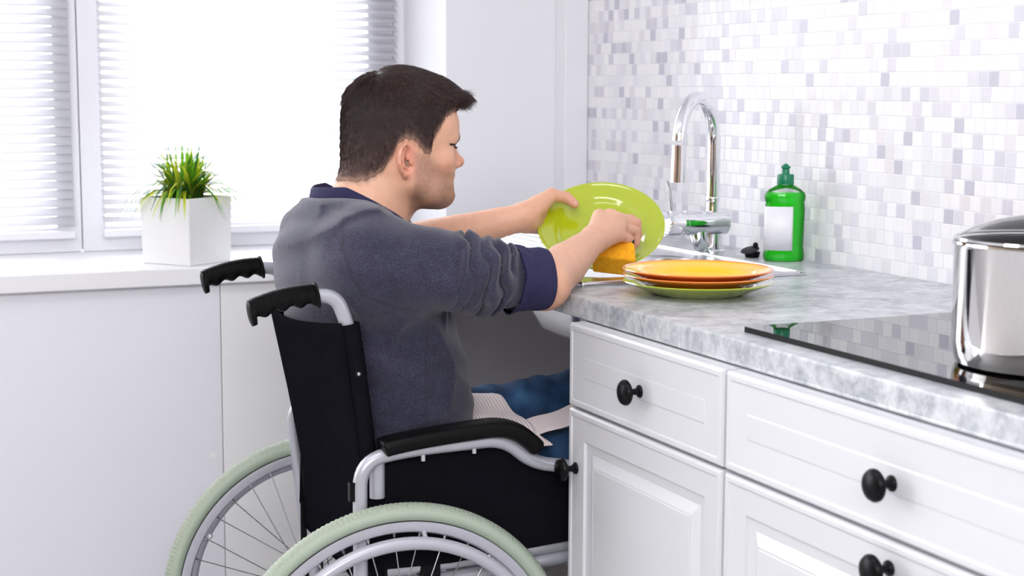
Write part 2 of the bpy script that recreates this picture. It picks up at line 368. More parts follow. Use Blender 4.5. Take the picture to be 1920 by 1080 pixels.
struct(MB().box(1.412, 1.44, YN-.02, YN+.05, .835, 2.25).build('trim_6', M['frame'], smooth=False))
def blind(x0, x1, tilt, label):
    t = empty('window_blind', ((x0+x1)/2, YN-.045, .86)); tag(t, label, 'blind', 'white venetian blinds')
    hw = (x1-x0)/2; m = MB(); z = .055; a = math.radians(tilt)
    while z < 1.36:
        V = []; K = 5
        for sxx in (-hw, hw):
            for k in range(K):
                s_ = (k/(K-1)-.5); y = s_*.025; cz = .0016*(1-4*s_*s_)
                V.append((sxx, y*math.cos(a)-cz*math.sin(a), z+y*math.sin(a)+cz*math.cos(a)))
        m.add(V, [(k, k+1, K+k+1, K+k) for k in range(K-1)]); z += .0215
    o = m.build('slats', M['slat'], t); sm = o.modifiers.new('thick', 'SOLIDIFY'); sm.thickness = .0004
    MB().box(-hw, hw, -.012, .012, .012, .030).build('bottom_rail', M['frame'], t, bevel=.003)
    MB().box(-hw, hw, -.016, .016, 1.365, 1.39).build('head_rail', M['frame'], t, bevel=.003)
    for u in (-.72, .0, .72):
        MB().tube([(hw*u, -.013, .02), (hw*u, -.013, 1.37)], .0005, 6, sub=1).build('ladder_cord', M['frame'], t)
    return t
blind(-.50, XM-.022, 50, 'white slatted blind on the narrow left window sash')
blind(XM+.045, 1.412, 34, 'white slatted blind on the wide window behind the grass pot')

# ------------------------------------------------------------------ potted grass on the sill
t = empty('potted_grass', (.792, 3.588, .835), math.radians(36)); tag(t, 'small artificial grass tuft in a white square ceramic pot on the window sill', 'plant')
pot = MB()
s0, s1 = .071, .074
pot.add([(-s0, -s0, 0), (s0, -s0, 0), (s0, s0, 0), (-s0, s0, 0), (-s1, -s1, .152), (s1, -s1, .152), (s1, s1, .152), (-s1, s1, .152),
         (-s1+.006, -s1+.006, .152), (s1-.006, -s1+.006, .152), (s1-.006, s1-.006, .152), (-s1+.006, s1-.006, .152),
         (-s1+.008, -s1+.008, .13), (s1-.008, -s1+.008, .13), (s1-.008, s1-.008, .13), (-s1+.008, s1-.008, .13)],
        [(3, 2, 1, 0)]+[(a+i, a+(i+1) % 4, a+4+(i+1) % 4, a+4+i) for a in (0, 4, 8) for i in range(4)]+[(12, 13, 14, 15)])
pot.build('pot', M['ceramic_white'], t, bevel=.003, seg=3)
MB().box(-.062, .062, -.062, .062, .128, .142).build('soil', M['soil'], t)
gv, gf, gc = [], [], []
for i in range(260):
    a = random.uniform(0, 2*PI); rr = .040*math.sqrt(random.random()); lean = random.uniform(.05, 1.8); ln = random.uniform(.085, .150)*(1.0 if lean < .9 else .95)
    if i < 10: lean = 1.5; ln = .09
    wd = random.uniform(.0026, .0056); b0 = np.array([rr*math.cos(a), rr*math.sin(a), .135]); a += random.uniform(-.5, .5)
    d = np.array([math.cos(a), math.sin(a), 0]); sd = np.array([-d[1], d[0], 0]); b = len(gv); K = 7
    g = random.random(); c0 = np.array(srgb(40, 96, 30)); c1 = np.array(srgb(120, 182, 30)) if g < .42 else (np.array(srgb(222, 230, 50)) if g < .85 else np.array(srgb(60, 120, 48)))
    for k in range(K):
        u = k/(K-1); ang = lean*u**1.3*1.15
        p = b0+d*(ln*u*math.sin(ang*.8+.02))+np.array([0, 0, ln*u*math.cos(ang*.8)-(.03*u*u if lean > 1.3 else 0)])
        wk = wd*math.sin(PI*min(.98, .25+.74*u))
        gv += [tuple(p-sd*wk), tuple(p+d*wk*.25), tuple(p+sd*wk)]; cc = c0*(1-u)+c1*u; gc += [cc]*3
        if k: gf += [(b+3*k-3, b+3*k-2, b+3*k+1, b+3*k), (b+3*k-2, b+3*k-1, b+3*k+2, b+3*k+1)]
g = obj('foliage', gv, gf, M['grass'], t, True); attr_c(g, 'Col', np.array(gc))

# ------------------------------------------------------------------ worktop, cabinets
def ring_plate(name, X0, X1, Y0, Y1, Z0, Z1, hx0, hx1, hy0, hy1, m, parent=None, bevel=.006, hole_r=0):
    def rect(x0, x1, y0, y1, r, seg=6):
        if r <= 0: return [(x0, y0), (x1, y0), (x1, y1), (x0, y1)]
        out = []
        for cx, cy, a0 in ((x0+r, y0+r, PI), (x1-r, y0+r, 1.5*PI), (x1-r, y1-r, 0), (x0+r, y1-r, .5*PI)):
            out += [(cx+r*math.cos(a0+k*PI/2/seg), cy+r*math.sin(a0+k*PI/2/seg)) for k in range(seg+1)]
        return out
    bm = bmesh.new()
    def loop(pts, z): return [bm.verts.new((x, y, z)) for x, y in pts]
    inn = rect(hx0, hx1, hy0, hy1, hole_r); out = rect(X0, X1, Y0, Y1, 0)
    for z, flip in ((Z1, False), (Z0, True)):
        a = loop(out, z); b = loop(inn, z); n = len(b)//4
        if z == Z1: A1, B1 = a, b
        else: A0, B0 = a, b
        for q in range(4):
            seg_ = b[q*n:(q+1)*n]; nxt = b[((q+1)*n) % len(b)]
            f = [a[q]]+[a[(q+1) % 4]]+[nxt]+seg_[::-1]
            bm.faces.new(f if not flip else f[::-1])
    for i in range(4): bm.faces.new((A0[i], A0[(i+1) % 4], A1[(i+1) % 4], A1[i]))
    k = len(B1)
    for i in range(k): bm.faces.new((B1[i], B1[(i+1) % k], B0[(i+1) % k], B0[i]))
    bmesh.ops.recalc_face_normals(bm, faces=bm.faces)
    me = bpy.data.meshes.new(name); bm.to_mesh(me); bm.free(); me.materials.append(m)
    o = bpy.data.objects.new(name, me); C.objects.link(o)
    if parent: o.parent = parent
    if bevel: b = o.modifiers.new('bevel', 'BEVEL'); b.width = bevel; b.segments = 3; b.limit_method = 'ANGLE'; b.angle_limit = math.radians(60)
    return o
tag(ring_plate('worktop', 1.135, 1.80, -.2, YE, .865, .90, 1.20, 1.62, 2.41, 3.0, M['worktop']),
    'long grey marbled kitchen worktop running along the tiled wall', 'worktop')
CY2 = (1.06, 1.7705); CY1 = (1.7755, 2.2445); CXF = 1.11
def relief(name, y0, y1, z0, z1, rings, m, parent, x=CXF, th=.019):
    """door or drawer front facing -X with nested profile rings (inset, recess)"""
    V = []; Fc = []
    V += [(x+th, y0, z0), (x+th, y1, z0), (x+th, y1, z1), (x+th, y0, z1)]
    for ins, dep in rings: V += [(x+dep, y0+ins, z0+ins), (x+dep, y1-ins, z0+ins), (x+dep, y1-ins, z1-ins), (x+dep, y0+ins, z1-ins)]
    for r in range(len(rings)):
        a, b = 4*r, 4*r+4
        for i in range(4): j = (i+1) % 4; Fc.append((a+i, b+i, b+j, a+j))
    n = 4*len(rings); Fc += [(n, n+3, n+2, n+1), (0, 1, 2, 3)]
    return MB().add(V, Fc).build(name, m, parent, bevel=.0012, seg=2, angle=12)
DR = [(0, .004), (.0025, .0008), (.004, 0), (.010, 0), (.0125, .0014), (.0500, .0034), (.0512, .0024), (.0522, .0024)]
DO = [(0, .004), (.0025, .0008), (.004, 0), (.010, 0), (.0125, .0022), (.048, .0044), (.051, .0085), (.066, .0105), (.076, .0060), (.082, .0030), (.0835, .0040), (.086, .0030)]
def knob(y, z, parent):
    R = Matrix.Translation((CXF+.004, y, z)) @ Matrix.Rotation(-PI/2, 4, 'Y')
    prof = [(.0001, -.002), (.009, -.002), (.0098, .002), (.009, .004), (.0055, .0065), (.0045, .012), (.005, .018), (.009, .0205), (.016, .0215), (.0192, .0245), (.0195, .0275), (.017, .0315), (.011, .0345), (.0001, .036)]
    MB().lathe(prof, 40, R).build('knob', M['black'], parent)
def cabinet(y0, y1, label, lower):
    t = empty('base_cabinet', (CXF, (y0+y1)/2, 0)); tag(t, label, 'cabinet'); t.location = (0, 0, 0)
    MB().box(CXF+.0195, 1.78, y0+.001, y1-.001, .10, .862).build('body', M['cabinet_body'], t, smooth=False)
    MB().box(CXF+.06, 1.75, y0+.001, y1-.001, 0, .10).build('plinth', M['cabinet_body'], t, smooth=False)
    ym = (y0+y1)/2
    d = relief('drawer', y0+.0015, y1-.0015, .727, .8615, DR, M['cabinet'], t); knob(ym+.0, .790, d)
    if lower == 'door':
        d = relief('door', y0+.0015, y1-.0015, .10, .7225, DO, M['cabinet'], t); knob(y1-.024, .626, d)
    else:
        d = relief('drawer', y0+.0015, y1-.0015, .415, .7225, DO, M['cabinet'], t); knob(ym, .690, d)
        d = relief('drawer', y0+.0015, y1-.0015, .10, .4105, DO, M['cabinet'], t); knob(ym, .375, d)
    return t
cabinet(*CY1, 'narrow white base cabinet nearest the wheelchair, one drawer above a panelled door', 'door')
cabinet(*CY2, 'wide white base cabinet with stacked drawers under the hob', 'drawers')

# ------------------------------------------------------------------ sink, faucet
t = empty('kitchen_sink', (1.41, 2.7, .90)); t.location = (0, 0, 0); tag(t, 'stainless steel inset sink with ribbed drainer in the grey worktop', 'sink')
# deck with bowl opening
ring_plate('deck', 1.195, 1.650, 2.365, 3.32, .9004, .904, 1.235, 1.585, 2.44, 2.74, M['steel'], t, bevel=.0015, hole_r=.06)
m = MB()
def rrect(x0, x1, y0, y1, r, z, seg=6):
    out = []
    for cx, cy, a0 in ((x0+r, y0+r, PI), (x1-r, y0+r, 1.5*PI), (x1-r, y1-r, 0), (x0+r, y1-r, .5*PI)):
        out += [(cx+r*math.cos(a0+k*PI/2/seg), cy+r*math.sin(a0+k*PI/2/seg), z) for k in range(seg+1)]
    return out
lv = [rrect(1.235, 1.585, 2.44, 2.74, .06, .904), rrect(1.238, 1.582, 2.443, 2.737, .06, .895), rrect(1.245, 1.575, 2.450, 2.730, .06, .82), rrect(1.258, 1.562, 2.463, 2.717, .07, .785), rrect(1.285, 1.535, 2.49, 2.69, .07, .768), rrect(1.37, 1.45, 2.55, 2.63, .035, .765)]
V = [p for l_ in lv for p in l_]; n = len(lv[0])
Fc = [(a*n+i, a*n+(i+1) % n, (a+1)*n+(i+1) % n, (a+1)*n+i) for a in range(len(lv)-1) for i in range(n)]+[tuple(range((len(lv)-1)*n, len(lv)*n))]
b = MB().add(V, Fc).build('bowl', M['steel'], t); sm = b.modifiers.new('s', 'SOLIDIFY'); sm.thickness = .0012
m = MB()
for k in range(9):
    x = 1.25+k*.040
    m.tube([(x, 2.83, .9035), (x, 2.85, .9055), (x, 3.26, .9065), (x, 3.285, .9035)], .0065, 10, sub=3)
m.build('drainer_ribs', M['steel'], t)
m = MB()
m.tube(corner_path([(1.2, 2.37, .9045), (1.645, 2.37, .9045), (1.645, 3.315, .9045), (1.2, 3.315, .9045), (1.2, 2.371, .9045)], .02), .0035, 8, sub=1)
m.build('rim', M['steel'], t)

t = empty('faucet', (1.705, 2.782, .90)); tag(t, 'chrome gooseneck kitchen faucet with pull-out spray behind the sink', 'faucet')
MB().lathe([(.0001, 0), (.027, 0), (.027, .004), (.022, .007), (.0215, .04), (.0001, .04)], 40).build('base', M['chrome'], t)
# horizontal mixer body pointing towards -X
R = Matrix.Translation((.032, 0, .062)) @ Matrix.Rotation(-PI/2, 4, 'Y')
MB().lathe([(.0001, 0), (.022, 0), (.0255, .003), (.0255, .100), (.0245, .1005), (.0245, .1025), (.0260, .103), (.0265, .142), (.024, .146), (.0001, .146)], 48, R).build('mixer_body', M['chrome'], t)
MB().tube([(-.01, 0, .035), (-.022, 0, .012), (-.03, 0, .03), (-.034, 0, .055)], [.013, .015, .019, .02], 20).build('lower_housing', M['chrome'], t)
sd = Vector((-math.cos(math.radians(36)), -math.sin(math.radians(36)), 0)); r_ = .089; zc = .228
pts = [Vector((0, 0, .075)), Vector((0, 0, .15)), Vector((0, 0, .205))]+[sd*(r_-r_*math.cos(a))+Vector((0, 0, zc+r_*1.0*math.sin(a))) for a in np.linspace(0, PI*.98, 14)]
MB().tube(pts, .0135, 24, sub=4).build('spout', M['chrome'], t)
hp = sd*(2*r_); MB().tube([hp+Vector((0, 0, zc-.002)), hp*1.0+Vector((0, 0, zc-.035)), hp*1.01+Vector((0, 0, zc-.075))], [.0138, .0142, .0150, .0152], 28, sub=4).build('spray_head', M['chrome'], t)
MB().lathe([(.0148, .0), (.0155, .002), (.0155, .008), (.0148, .010)], 32, Matrix.Translation((0, 0, .105))).build('collar', M['chrome'], t)
MB().tube([(-.098, -.002, .085), (-.104, -.006, .115), (-.113, -.012, .146), (-.116, -.013, .153)], [.0042, .0045, .0042, .003], 12).build('lever', M['chrome'], t)

# ------------------------------------------------------------------ detergent bottle, stopper
t = empty('detergent_bottle', (1.749, 2.585, .9002), math.radians(-24)); tag(t, 'clear bottle of green washing-up liquid with dark green cap and blank label against the tiles', 'bottle')
HS = [(.0, .0365), (.004, .0395), (.012, .0405), (.022, .0385), (.030, .0375), (.055, .0385), (.100, .0395), (.112, .0385), (.116, .0375), (.120, .0395), (.127, .0405), (.134, .0385), (.141, .031), (.147, .020), (.151, .0135), (.155, .0125)]
MB().lathe([(.0001, 0)]+[(r, z) for z, r in HS], 56, None, 1, .56).build('body', M['clear_plastic'], t)
MB().lathe([(.0001, .0012)]+[(r-.0012, z+.0012) for z, r in HS if z < .134]+[(.036, .1355), (.0001, .1355)], 56, None, 1, .56).build('liquid', M['green_liquid'], t)
MB().lathe([(.0001, .1505), (.0160, .1505), (.0165, .152), (.0163, .168), (.0150, .1705), (.0085, .171), (.0075, .173), (.0070, .181), (.0075, .1815), (.0098, .1832), (.0095, .1845), (.0030, .1905), (.0001, .1915)], 40).build('cap', M['cap_green'], t)
V = []; K = 16
for k in range(K+1):
    a = math.radians(-172+k*(100/K)); 
    for z in (.022, .108):
        r = .0412; V.append((r*math.cos(a), r*.56*math.sin(a)-.0003, z))
lab = MB().add(V, [(2*k, 2*k+2, 2*k+3, 2*k+1) for k in range(K)]).build('label', M['label'], t)
sm = lab.modifiers.new('s', 'SOLIDIFY'); sm.thickness = .0002
t = empty('flip_cap', (1.728, 2.665, .9002), math.radians(20)); tag(t, 'small black plastic flip cap lying left of the green bottle', 'cap')
MB().lathe([(.0001, 0), (.013, 0), (.0155, .006), (.016, .010), (.015, .012), (.0001, .012)], 32).build('base', M['black'], t)
MB().lathe([(.0001, 0), (.017, 0), (.019, .0015), (.0185, .0025), (.0001, .0035)], 32, Matrix.Translation((-.007, 0, .0135)) @ Matrix.Rotation(math.radians(-20), 4, 'Y')).build('lid', M['black'], t)
MB().ball((.010, 0, .024), .0055, 10).tube([(.002, 0, .016), (.010, 0, .024)], .004, 10, sub=1).build('nub', M['black'], t)

# ------------------------------------------------------------------ plates
def plate_prof(R, h):
    top = [(R, h), (R*.99, h+.0012), (R*.975, h+.0012), (R*.955, h-.0006), (R*.93, h-.0022), (R*.85, h*.80), (R*.76, h*.64), (R*.70, h*.48), (R*.66, h*.30), (R*.63, h*.22), (R*.60, h*.20), (R*.30, h*.215), (.0001, h*.22)]
    bot = [(.0001, 0.0015), (R*.52, .0015), (R*.54, 0), (R*.57, 0), (R*.59, .0015), (R*.68, h*.22), (R*.80, h*.50), (R*.95, h*.86), (R*.99, h*.95)]
    return bot+top
def plate(loc, R, label, mo, mi, rot=None, h=.022):
    prof = plate_prof(R, h); t = MB().lathe(prof, 96, close=False).build('dinner_plate', [mo, mi]); t.location = loc
    if rot: t.matrix_world = Matrix.Translation(loc) @ rot
    k = len(prof)
    if mi is not mo:
        for p in t.data.polygons:
            c = p.center; rr = math.hypot(c.x, c.y)
            if rr < R*.945 and p.normal.z > .3: p.material_index = 1
    tag(t, label, 'plate'); return t
ps = (1.332, 2.215)
plate((ps[0], ps[1], .9002), .125, 'lime green plate at the bottom of the stack on the worktop', M['lime'], M['lime'])['group'] = 'plates stacked on the worktop'
plate((ps[0], ps[1], .9115), .1245, 'orange plate in the middle of the stack, above the green one', M['orange'], M['orange'])['group'] = 'plates stacked on the worktop'
plate((ps[0]-.001, ps[1], .9205), .124, 'orange plate with yellow centre on top of the stack', M['orange'], M['yellow'])['group'] = 'plates stacked on the worktop'

# ------------------------------------------------------------------ hob and saucepan
t = MB().box(1.18, 1.69, 1.25, 1.835, .9002, .9080).build('induction_hob', [M['hob'], M['black']], smooth=False)
for p_ in t.data.polygons: p_.material_index = 0 if p_.normal.z > .5 else 1
tag(t, 'black glass induction hob set on the worktop under the steel pan', 'hob')
t = empty('saucepan', (1.345, 1.432, .9083), math.radians(-24)); tag(t, 'polished stainless steel saucepan with glass lid on the black hob', 'pan')
MB().lathe([(.0001, 0), (.098, 0), (.104, .003), (.1055, .008), (.107, .012), (.109, .03), (.1095, .142), (.112, .146), (.1115, .1485), (.108, .1485), (.1065, .143), (.106, .02), (.0001, .012)], 96).build('body', M['pot_steel'], t)
ld = MB().lathe([(.110, .1495), (.1115, .1505), (.110, .153), (.106, .153)], 96, close=False).build('lid_rim', M['pot_steel'], t)
MB().lathe([(.108, .152), (.09, .162), (.06, .173), (.03, .179), (.0001, .181)], 64, close=False).build('glass_lid', glass_material('lid_glass', (.95, .96, .97), .05), t)
MB().lathe([(.0001, .18), (.008, .18), (.008, .19), (.02, .196), (.021, .203), (.014, .21), (.0001, .211)], 32).build('lid_knob', M['black'], t)
MB().tube([(.106, 0, .12), (.14, 0, .125), (.22, 0, .14), (.30, 0, .145)], [.008, .010, .012, .010], 16).build('handle', M['black'], t)


# ------------------------------------------------------------------ wheelchair (local frame: x forward, y to the far side, z up)
HD = -0.057; OX, OY = 0.839, 2.526
CH = np.array([math.cos(HD), math.sin(HD), 0]); CN = np.array([-math.sin(HD), math.cos(HD), 0]); CO = np.array([OX, OY, 0])
wc = empty('wheelchair', (OX, OY, 0), HD); tag(wc, 'silver framed wheelchair with black back cloth and grey-green tyres', 'wheelchair')
RW = .294
def make_wheel(y, side):
    """side -1: hand rim on the near side"""
    T = Matrix.Translation((0, y, RW)) @ Matrix.Rotation(PI/2, 4, 'X')
    rimp = [(.2655, -.011), (.258, -.0125), (.250, -.0115), (.247, -.006), (.247, .006), (.250, .0115), (.258, .0125), (.2655, .011)]
    rim = MB().lathe(rimp, 128, T, close=False).build('wheel', M['rim'], wc)
    # tyre with tread blocks
    K = 24; N = 900; V = []; tr = []
    for i in range(N):
        a = 2*PI*i/N
        for k in range(K):
            b = 2*PI*k/K; cr = .0150*math.cos(b); cy = .0165*math.sin(b)
            out = max(0, math.cos(b)); tread = 1 if out > .35 else 0
            bump = -.0010*(1 if (i//2+(1 if math.sin(b) > 0 else 0)) % 2 == 0 else 0) if (out > .25 and abs(math.sin(b)) > .12) else 0
            r = .2790+cr+bump*out*1.15; V.append(T @ Vector((r*math.cos(a), r*math.sin(a), cy))); tr.append(min(1, max(0, out-.2)*1.8))
    Fc = [(i*K+k, ((i+1) % N)*K+k, ((i+1) % N)*K+(k+1) % K, i*K+(k+1) % K) for i in range(N) for k in range(K)]
    ty = MB().add(V, Fc).build('tyre', M['tyre'], rim, angle=80); attr_f(ty, 'tread', tr)
    MB().lathe([(.0001, -.034), (.020, -.034), (.024, -.026), (.016, -.022), (.014, .022), (.024, .026), (.020, .034), (.0001, .034)], 32, T).build('hub', M['silver'], rim)
    hy = -side*.032
    pts = [T @ Vector((.2365*math.cos(a), .2365*math.sin(a), hy)) for a in np.linspace(0, 2*PI, 121)[:-1]]
    m = MB(); n = 14; Vh = []
    for i in range(120):
        a = 2*PI*i/120
        for k in range(n):
            b = 2*PI*k/n; rr = .2365+.0105*math.cos(b); Vh.append(T @ Vector((rr*math.cos(a), rr*math.sin(a), hy+.0105*math.sin(b))))
    m.add(Vh, [(i*n+k, ((i+1) % 120)*n+k, ((i+1) % 120)*n+(k+1) % n, i*n+(k+1) % n) for i in range(120) for k in range(n)]).build('hand_rim', M['rim'], rim)
    for k in range(6):
        a = 2*PI*(k+.35)/6
        MB().tube([T @ Vector((.236*math.cos(a), .236*math.sin(a), hy)), T @ Vector((.249*math.cos(a), .249*math.sin(a), hy*.3))], .004, 8, sub=1).build('hand_rim_bracket', M['rim'], rim)
    for k in range(36):
        a = 2*PI*k/36+.03; off = .45*(1 if k % 2 else -1)*(1 if (k//2) % 2 else -1); z = .024 if k % 2 else -.024
        MB().tube([T @ Vector((.2475*math.cos(a), .2475*math.sin(a), 0)), T @ Vector((.240*math.cos(a), .240*math.sin(a), z*.03))], .0022, 6, sub=1).tube(
            [T @ Vector((.242*math.cos(a), .242*math.sin(a), z*.02)), T @ Vector((.021*math.cos(a+off*2), .021*math.sin(a+off*2), z))], .00105, 6, sub=1).build('spoke', M['spoke'], rim)
    MB().ball(T @ Vector((.238*math.cos(2.62), .238*math.sin(2.62), .004)), .0055, 8).build('valve', M['bolt'], rim)
    return rim
make_wheel(-.2615, -1); make_wheel(.2615, 1)
MB().tube([(0, -.25, RW), (0, .25, RW)], .011, 16, sub=1).build('axle', M['silver'], wc)
TB = [(-.072, .895), (-.062, .86), (-.045, .72), (-.030, .58), (-.022, .44), (-.02, .30)]   # back post line f,z
def ymir(s, pts): return [(x, s*y, z) for x, y, z in pts]
for s in (-1, 1):
    # push handle post, curved back to the grip
    MB().tube(corner_path(ymir(s, [(-.125, .205, .9145), (-.082, .205, .9125), (-.062, .205, .86), (-.030, .205, .58), (-.020, .205, .28)]), .05, 8), .0115, 20, sub=1).build('back_post', M['silver'], wc)
    # grip with ribs on top and finger waves below
    V = []; N = 150; n = 24
    for i in range(N):
        u = i/(N-1); x = -.222+u*.112; z = .893+.022*u-.006*math.sin(PI*u)*-1
        rb = .0158+(.0012 if u < .04 or u > .95 else 0)
        if u > .955: rb = .0182
        endc = math.sqrt(max(0, 1-((.05-u)/.05)**2)) if u < .05 else (math.sqrt(max(0, 1-((u-.985)/.015)**2)) if u > .985 else 1)
        for k in range(n):
            a = 2*PI*k/n; up_ = math.sin(a)
            rib = .0009*(1 if (i//2) % 2 else -1) if (up_ > .15 and .05 < u < .94) else 0
            wave = -.0050*max(0, -up_)*(.5-.5*math.cos(2*PI*(u*4.15+.02))) if .10 < u < .95 else (.0055*max(0, -up_) if u < .10 else 0)
            r = (rb+rib+wave)*max(endc, .02); V.append((x-.19*r*up_, s*(.205)+r*math.cos(a)*.93, z+r*up_*1.12))
    Fc = [(i*n+k, (i+1)*n+k, (i+1)*n+(k+1) % n, i*n+(k+1) % n) for i in range(N-1) for k in range(n)]+[tuple(range(n)), tuple(range((N-1)*n, N*n))[::-1]]
    MB().add(V, Fc).build('push_grip', M['rubber'], wc, angle=60)
    # armrest tube and pad
    a = MB().tube(corner_path(ymir(s, [(-.056+(.035 if s > 0 else 0), .240, .33), (-.056, .240, .655), (.03, .240, .667), (.185, .240, .672), (.235, .240, .628), (.33, .240, .612), (.345, .240, .45)]), .045, 8), .0115, 20, sub=1).build('armrest_tube', M['silver'], wc)
    V = []; N = 44; n = 20
    PL = [(-.022, .672), (-.005, .677), (.05, .684), (.12, .690), (.17, .692), (.203, .684), (.226, .668), (.243, .651)]
    P = smooth_path([(x, 0, z) for x, z in PL], 6)
    N = len(P)
    for i, p in enumerate(P):
        u = i/(N-1); t_ = (P[min(i+1, N-1)]-P[max(i-1, 0)]).normalized(); nz_ = Vector((-t_.z, 0, t_.x))
        e = min(1, math.sqrt(max(0, 1-((.07-u)/.07)**2)) if u < .07 else (math.sqrt(max(0, 1-((u-.95)/.05)**2)) if u > .95 else 1)); e = max(e, .05)
        for k in range(n):
            a_ = 2*PI*k/n; ca, sa = math.cos(a_), math.sin(a_)
            q = p+nz_*(.0145*e*math.copysign(abs(sa)**.7, sa))+Vector((0, s*.240+.026*e*math.copysign(abs(ca)**.7, ca), 0)); V.append(q)
    Fc = [(i*n+k, (i+1)*n+k, (i+1)*n+(k+1) % n, i*n+(k+1) % n) for i in range(N-1) for k in range(n)]+[tuple(range(n)), tuple(range((N-1)*n, N*n))[::-1]]
    MB().add(V, Fc).build('armrest_pad', M['pad'], wc, angle=60)
    for x, z in ((.047, .6545), (.133, .6600)):
        MB().tube([(x, s*.2435, z+.004), (x, s*.2435, z-.007)], .0035, 10, sub=1).build('pad_bolt', M['bolt'], wc)
    # black side guard
    P2 = [(-.046, .47), (-.040, .630), (.05, .660), (.18, .664), (.225, .622), (.30, .605), (.335, .60), (.335, .487), (.10, .468)]
    MB().add([(x, s*.219, z) for x, z in P2]+[(x, s*.2225, z) for x, z in P2], [tuple(range(9)), tuple(range(9, 18))[::-1]]+[(i, (i+1) % 9, 9+(i+1) % 9, 9+i) for i in range(9)]).build('side_guard', M['vinyl'], wc, bevel=.001)
    MB().tube([(-.024, s*.225, .655), (-.024, s*.225, .590)], .0125, 16, sub=1).build('armrest_socket', M['silver'], wc)
    # lower frame
    MB().tube([(-.03, s*.205, .462), (.12, s*.205, .466), (.33, s*.205, .476)], .0115, 16, sub=2).build('seat_rail', M['silver'], wc)
    MB().tube([(-.022, s*.205, .44), (.10, s*.205, .438), (.36, s*.205, .452), (.40, s*.205, .40), (.42, s*.205, .20)], .0115, 16, sub=4).build('side_frame', M['silver'], wc)
    MB().tube([(-.02, s*.205, .22), (.38, s*.205, .22)], .0115, 16, sub=1).build('lower_rail', M['silver'], wc)
    MB().box(-.046, -.004, s*.214-.0035, s*.214+.0035, .30, .475).build('axle_plate', M['black'], wc, bevel=.006)
    for z in (.455, .40): MB().ball((-.025, s*.221, z), .0042, 8).build('frame_bolt', M['bolt'], wc)
    MB().box(.05, .085, s*.205-.013, s*.205+.013, .432, .478).build('rail_clamp', M['black'], wc, bevel=.003)
    MB().box(.335, .365, s*.218-.006, s*.218+.006, .47, .53).build('rail_block', M['black'], wc, bevel=.004)
    MB().box(-.074+(.016 if s > 0 else 0), -.064+(.016 if s > 0 else 0), s*.240-.006, s*.240+.006, .592, .622).build('post_clip', M['black'], wc)
    # front castor, footrest
    MB().lathe([(.0001, -.016), (.06, -.016), (.075, -.012), (.078, 0), (.075, .012), (.06, .016), (.0001, .016)], 32, Matrix.Translation((.40, s*.205, .078)) @ Matrix.Rotation(PI/2, 4, 'X')).build('castor', M['rubber'], wc)
    MB().box(.37, .43, s*.205-.022, s*.205-.018, .07, .20).box(.37, .43, s*.205+.018, s*.205+.022, .07, .20).box(.37, .43, s*.205-.022, s*.205+.022, .19, .20).build('castor_fork', M['black'], wc)
    MB().tube([(.42, s*.19, .42), (.52, s*.17, .25), (.56, s*.16, .12)], .010, 12, sub=3).build('footrest_hanger', M['silver'], wc)
    MB().box(.50, .66, s*.10-.065, s*.10+.065, .10, .112).build('footplate', M['black'], wc, bevel=.004)
MB().tube([(-.0, -.20, .24), (.22, .20, .45)], .0105, 14, sub=1).tube([(.22, -.20, .45), (.0, .20, .24)], .0105, 14, sub=1).build('cross_brace', M['silver'], wc)
MB().box(.0, .36, -.205, .205, .478, .492).build('seat', M['vinyl'], wc, bevel=.004)
# back cloth: a pocket sewn round both posts, sagging between them
V = []; A = 33; B = 30
for j in range(B):
    v = j/(B-1); z = .425+v*.445
    fx = np.interp(z, [p[1] for p in TB][::-1], [p[0] for p in TB][::-1])
    for i in range(A):
        u = -1+2*i/(A-1); sag = (1-abs(u)**2.6)
        # behind the posts at the edges, bulging backwards in the middle
        x = fx-.0135-.052*sag*v**.8-.0015*math.sin(9*u+5*v); ztop = z-.010*sag*v
        V.append((x, u*.2175, ztop))
F1 = [(j*A+i, j*A+i+1, (j+1)*A+i+1, (j+1)*A+i) for j in range(B-1) for i in range(A-1)]
bc = MB().add(V, F1).build('back_cloth', M['vinyl'], wc); sm = bc.modifiers.new('s', 'SOLIDIFY'); sm.thickness = .003; sm.offset = -1
for s in (-1, 1):
    P = [(np.interp(z, [p[1] for p in TB][::-1], [p[0] for p in TB][::-1])+.002, s*.205, z) for z in np.linspace(.868, .43, 9)]
    MB().tube(P, .0168, 20, sub=1, oval=1.05).build('post_sleeve', M['vinyl'], bc)
    MB().tube([(P[3][0]-.015+.0, s*.2035-.0, P[3][2]), (P[8][0]-.015, s*.2035, P[8][2])], .0012, 6, sub=1).build('sleeve_seam', M['black'], bc)
    z = .79; MB().ball((np.interp(z, [.72, .86], [-.045, -.062])+.002, s*.2215, z), .0062, 8, (1, .35, 1)).build('stud_base', M['black'], bc); MB().ball((np.interp(z, [.72, .86], [-.045, -.062])+.002, s*.2235, z), .0030, 8, (1, .6, 1)).build('snap_stud', M['spoke'], bc)

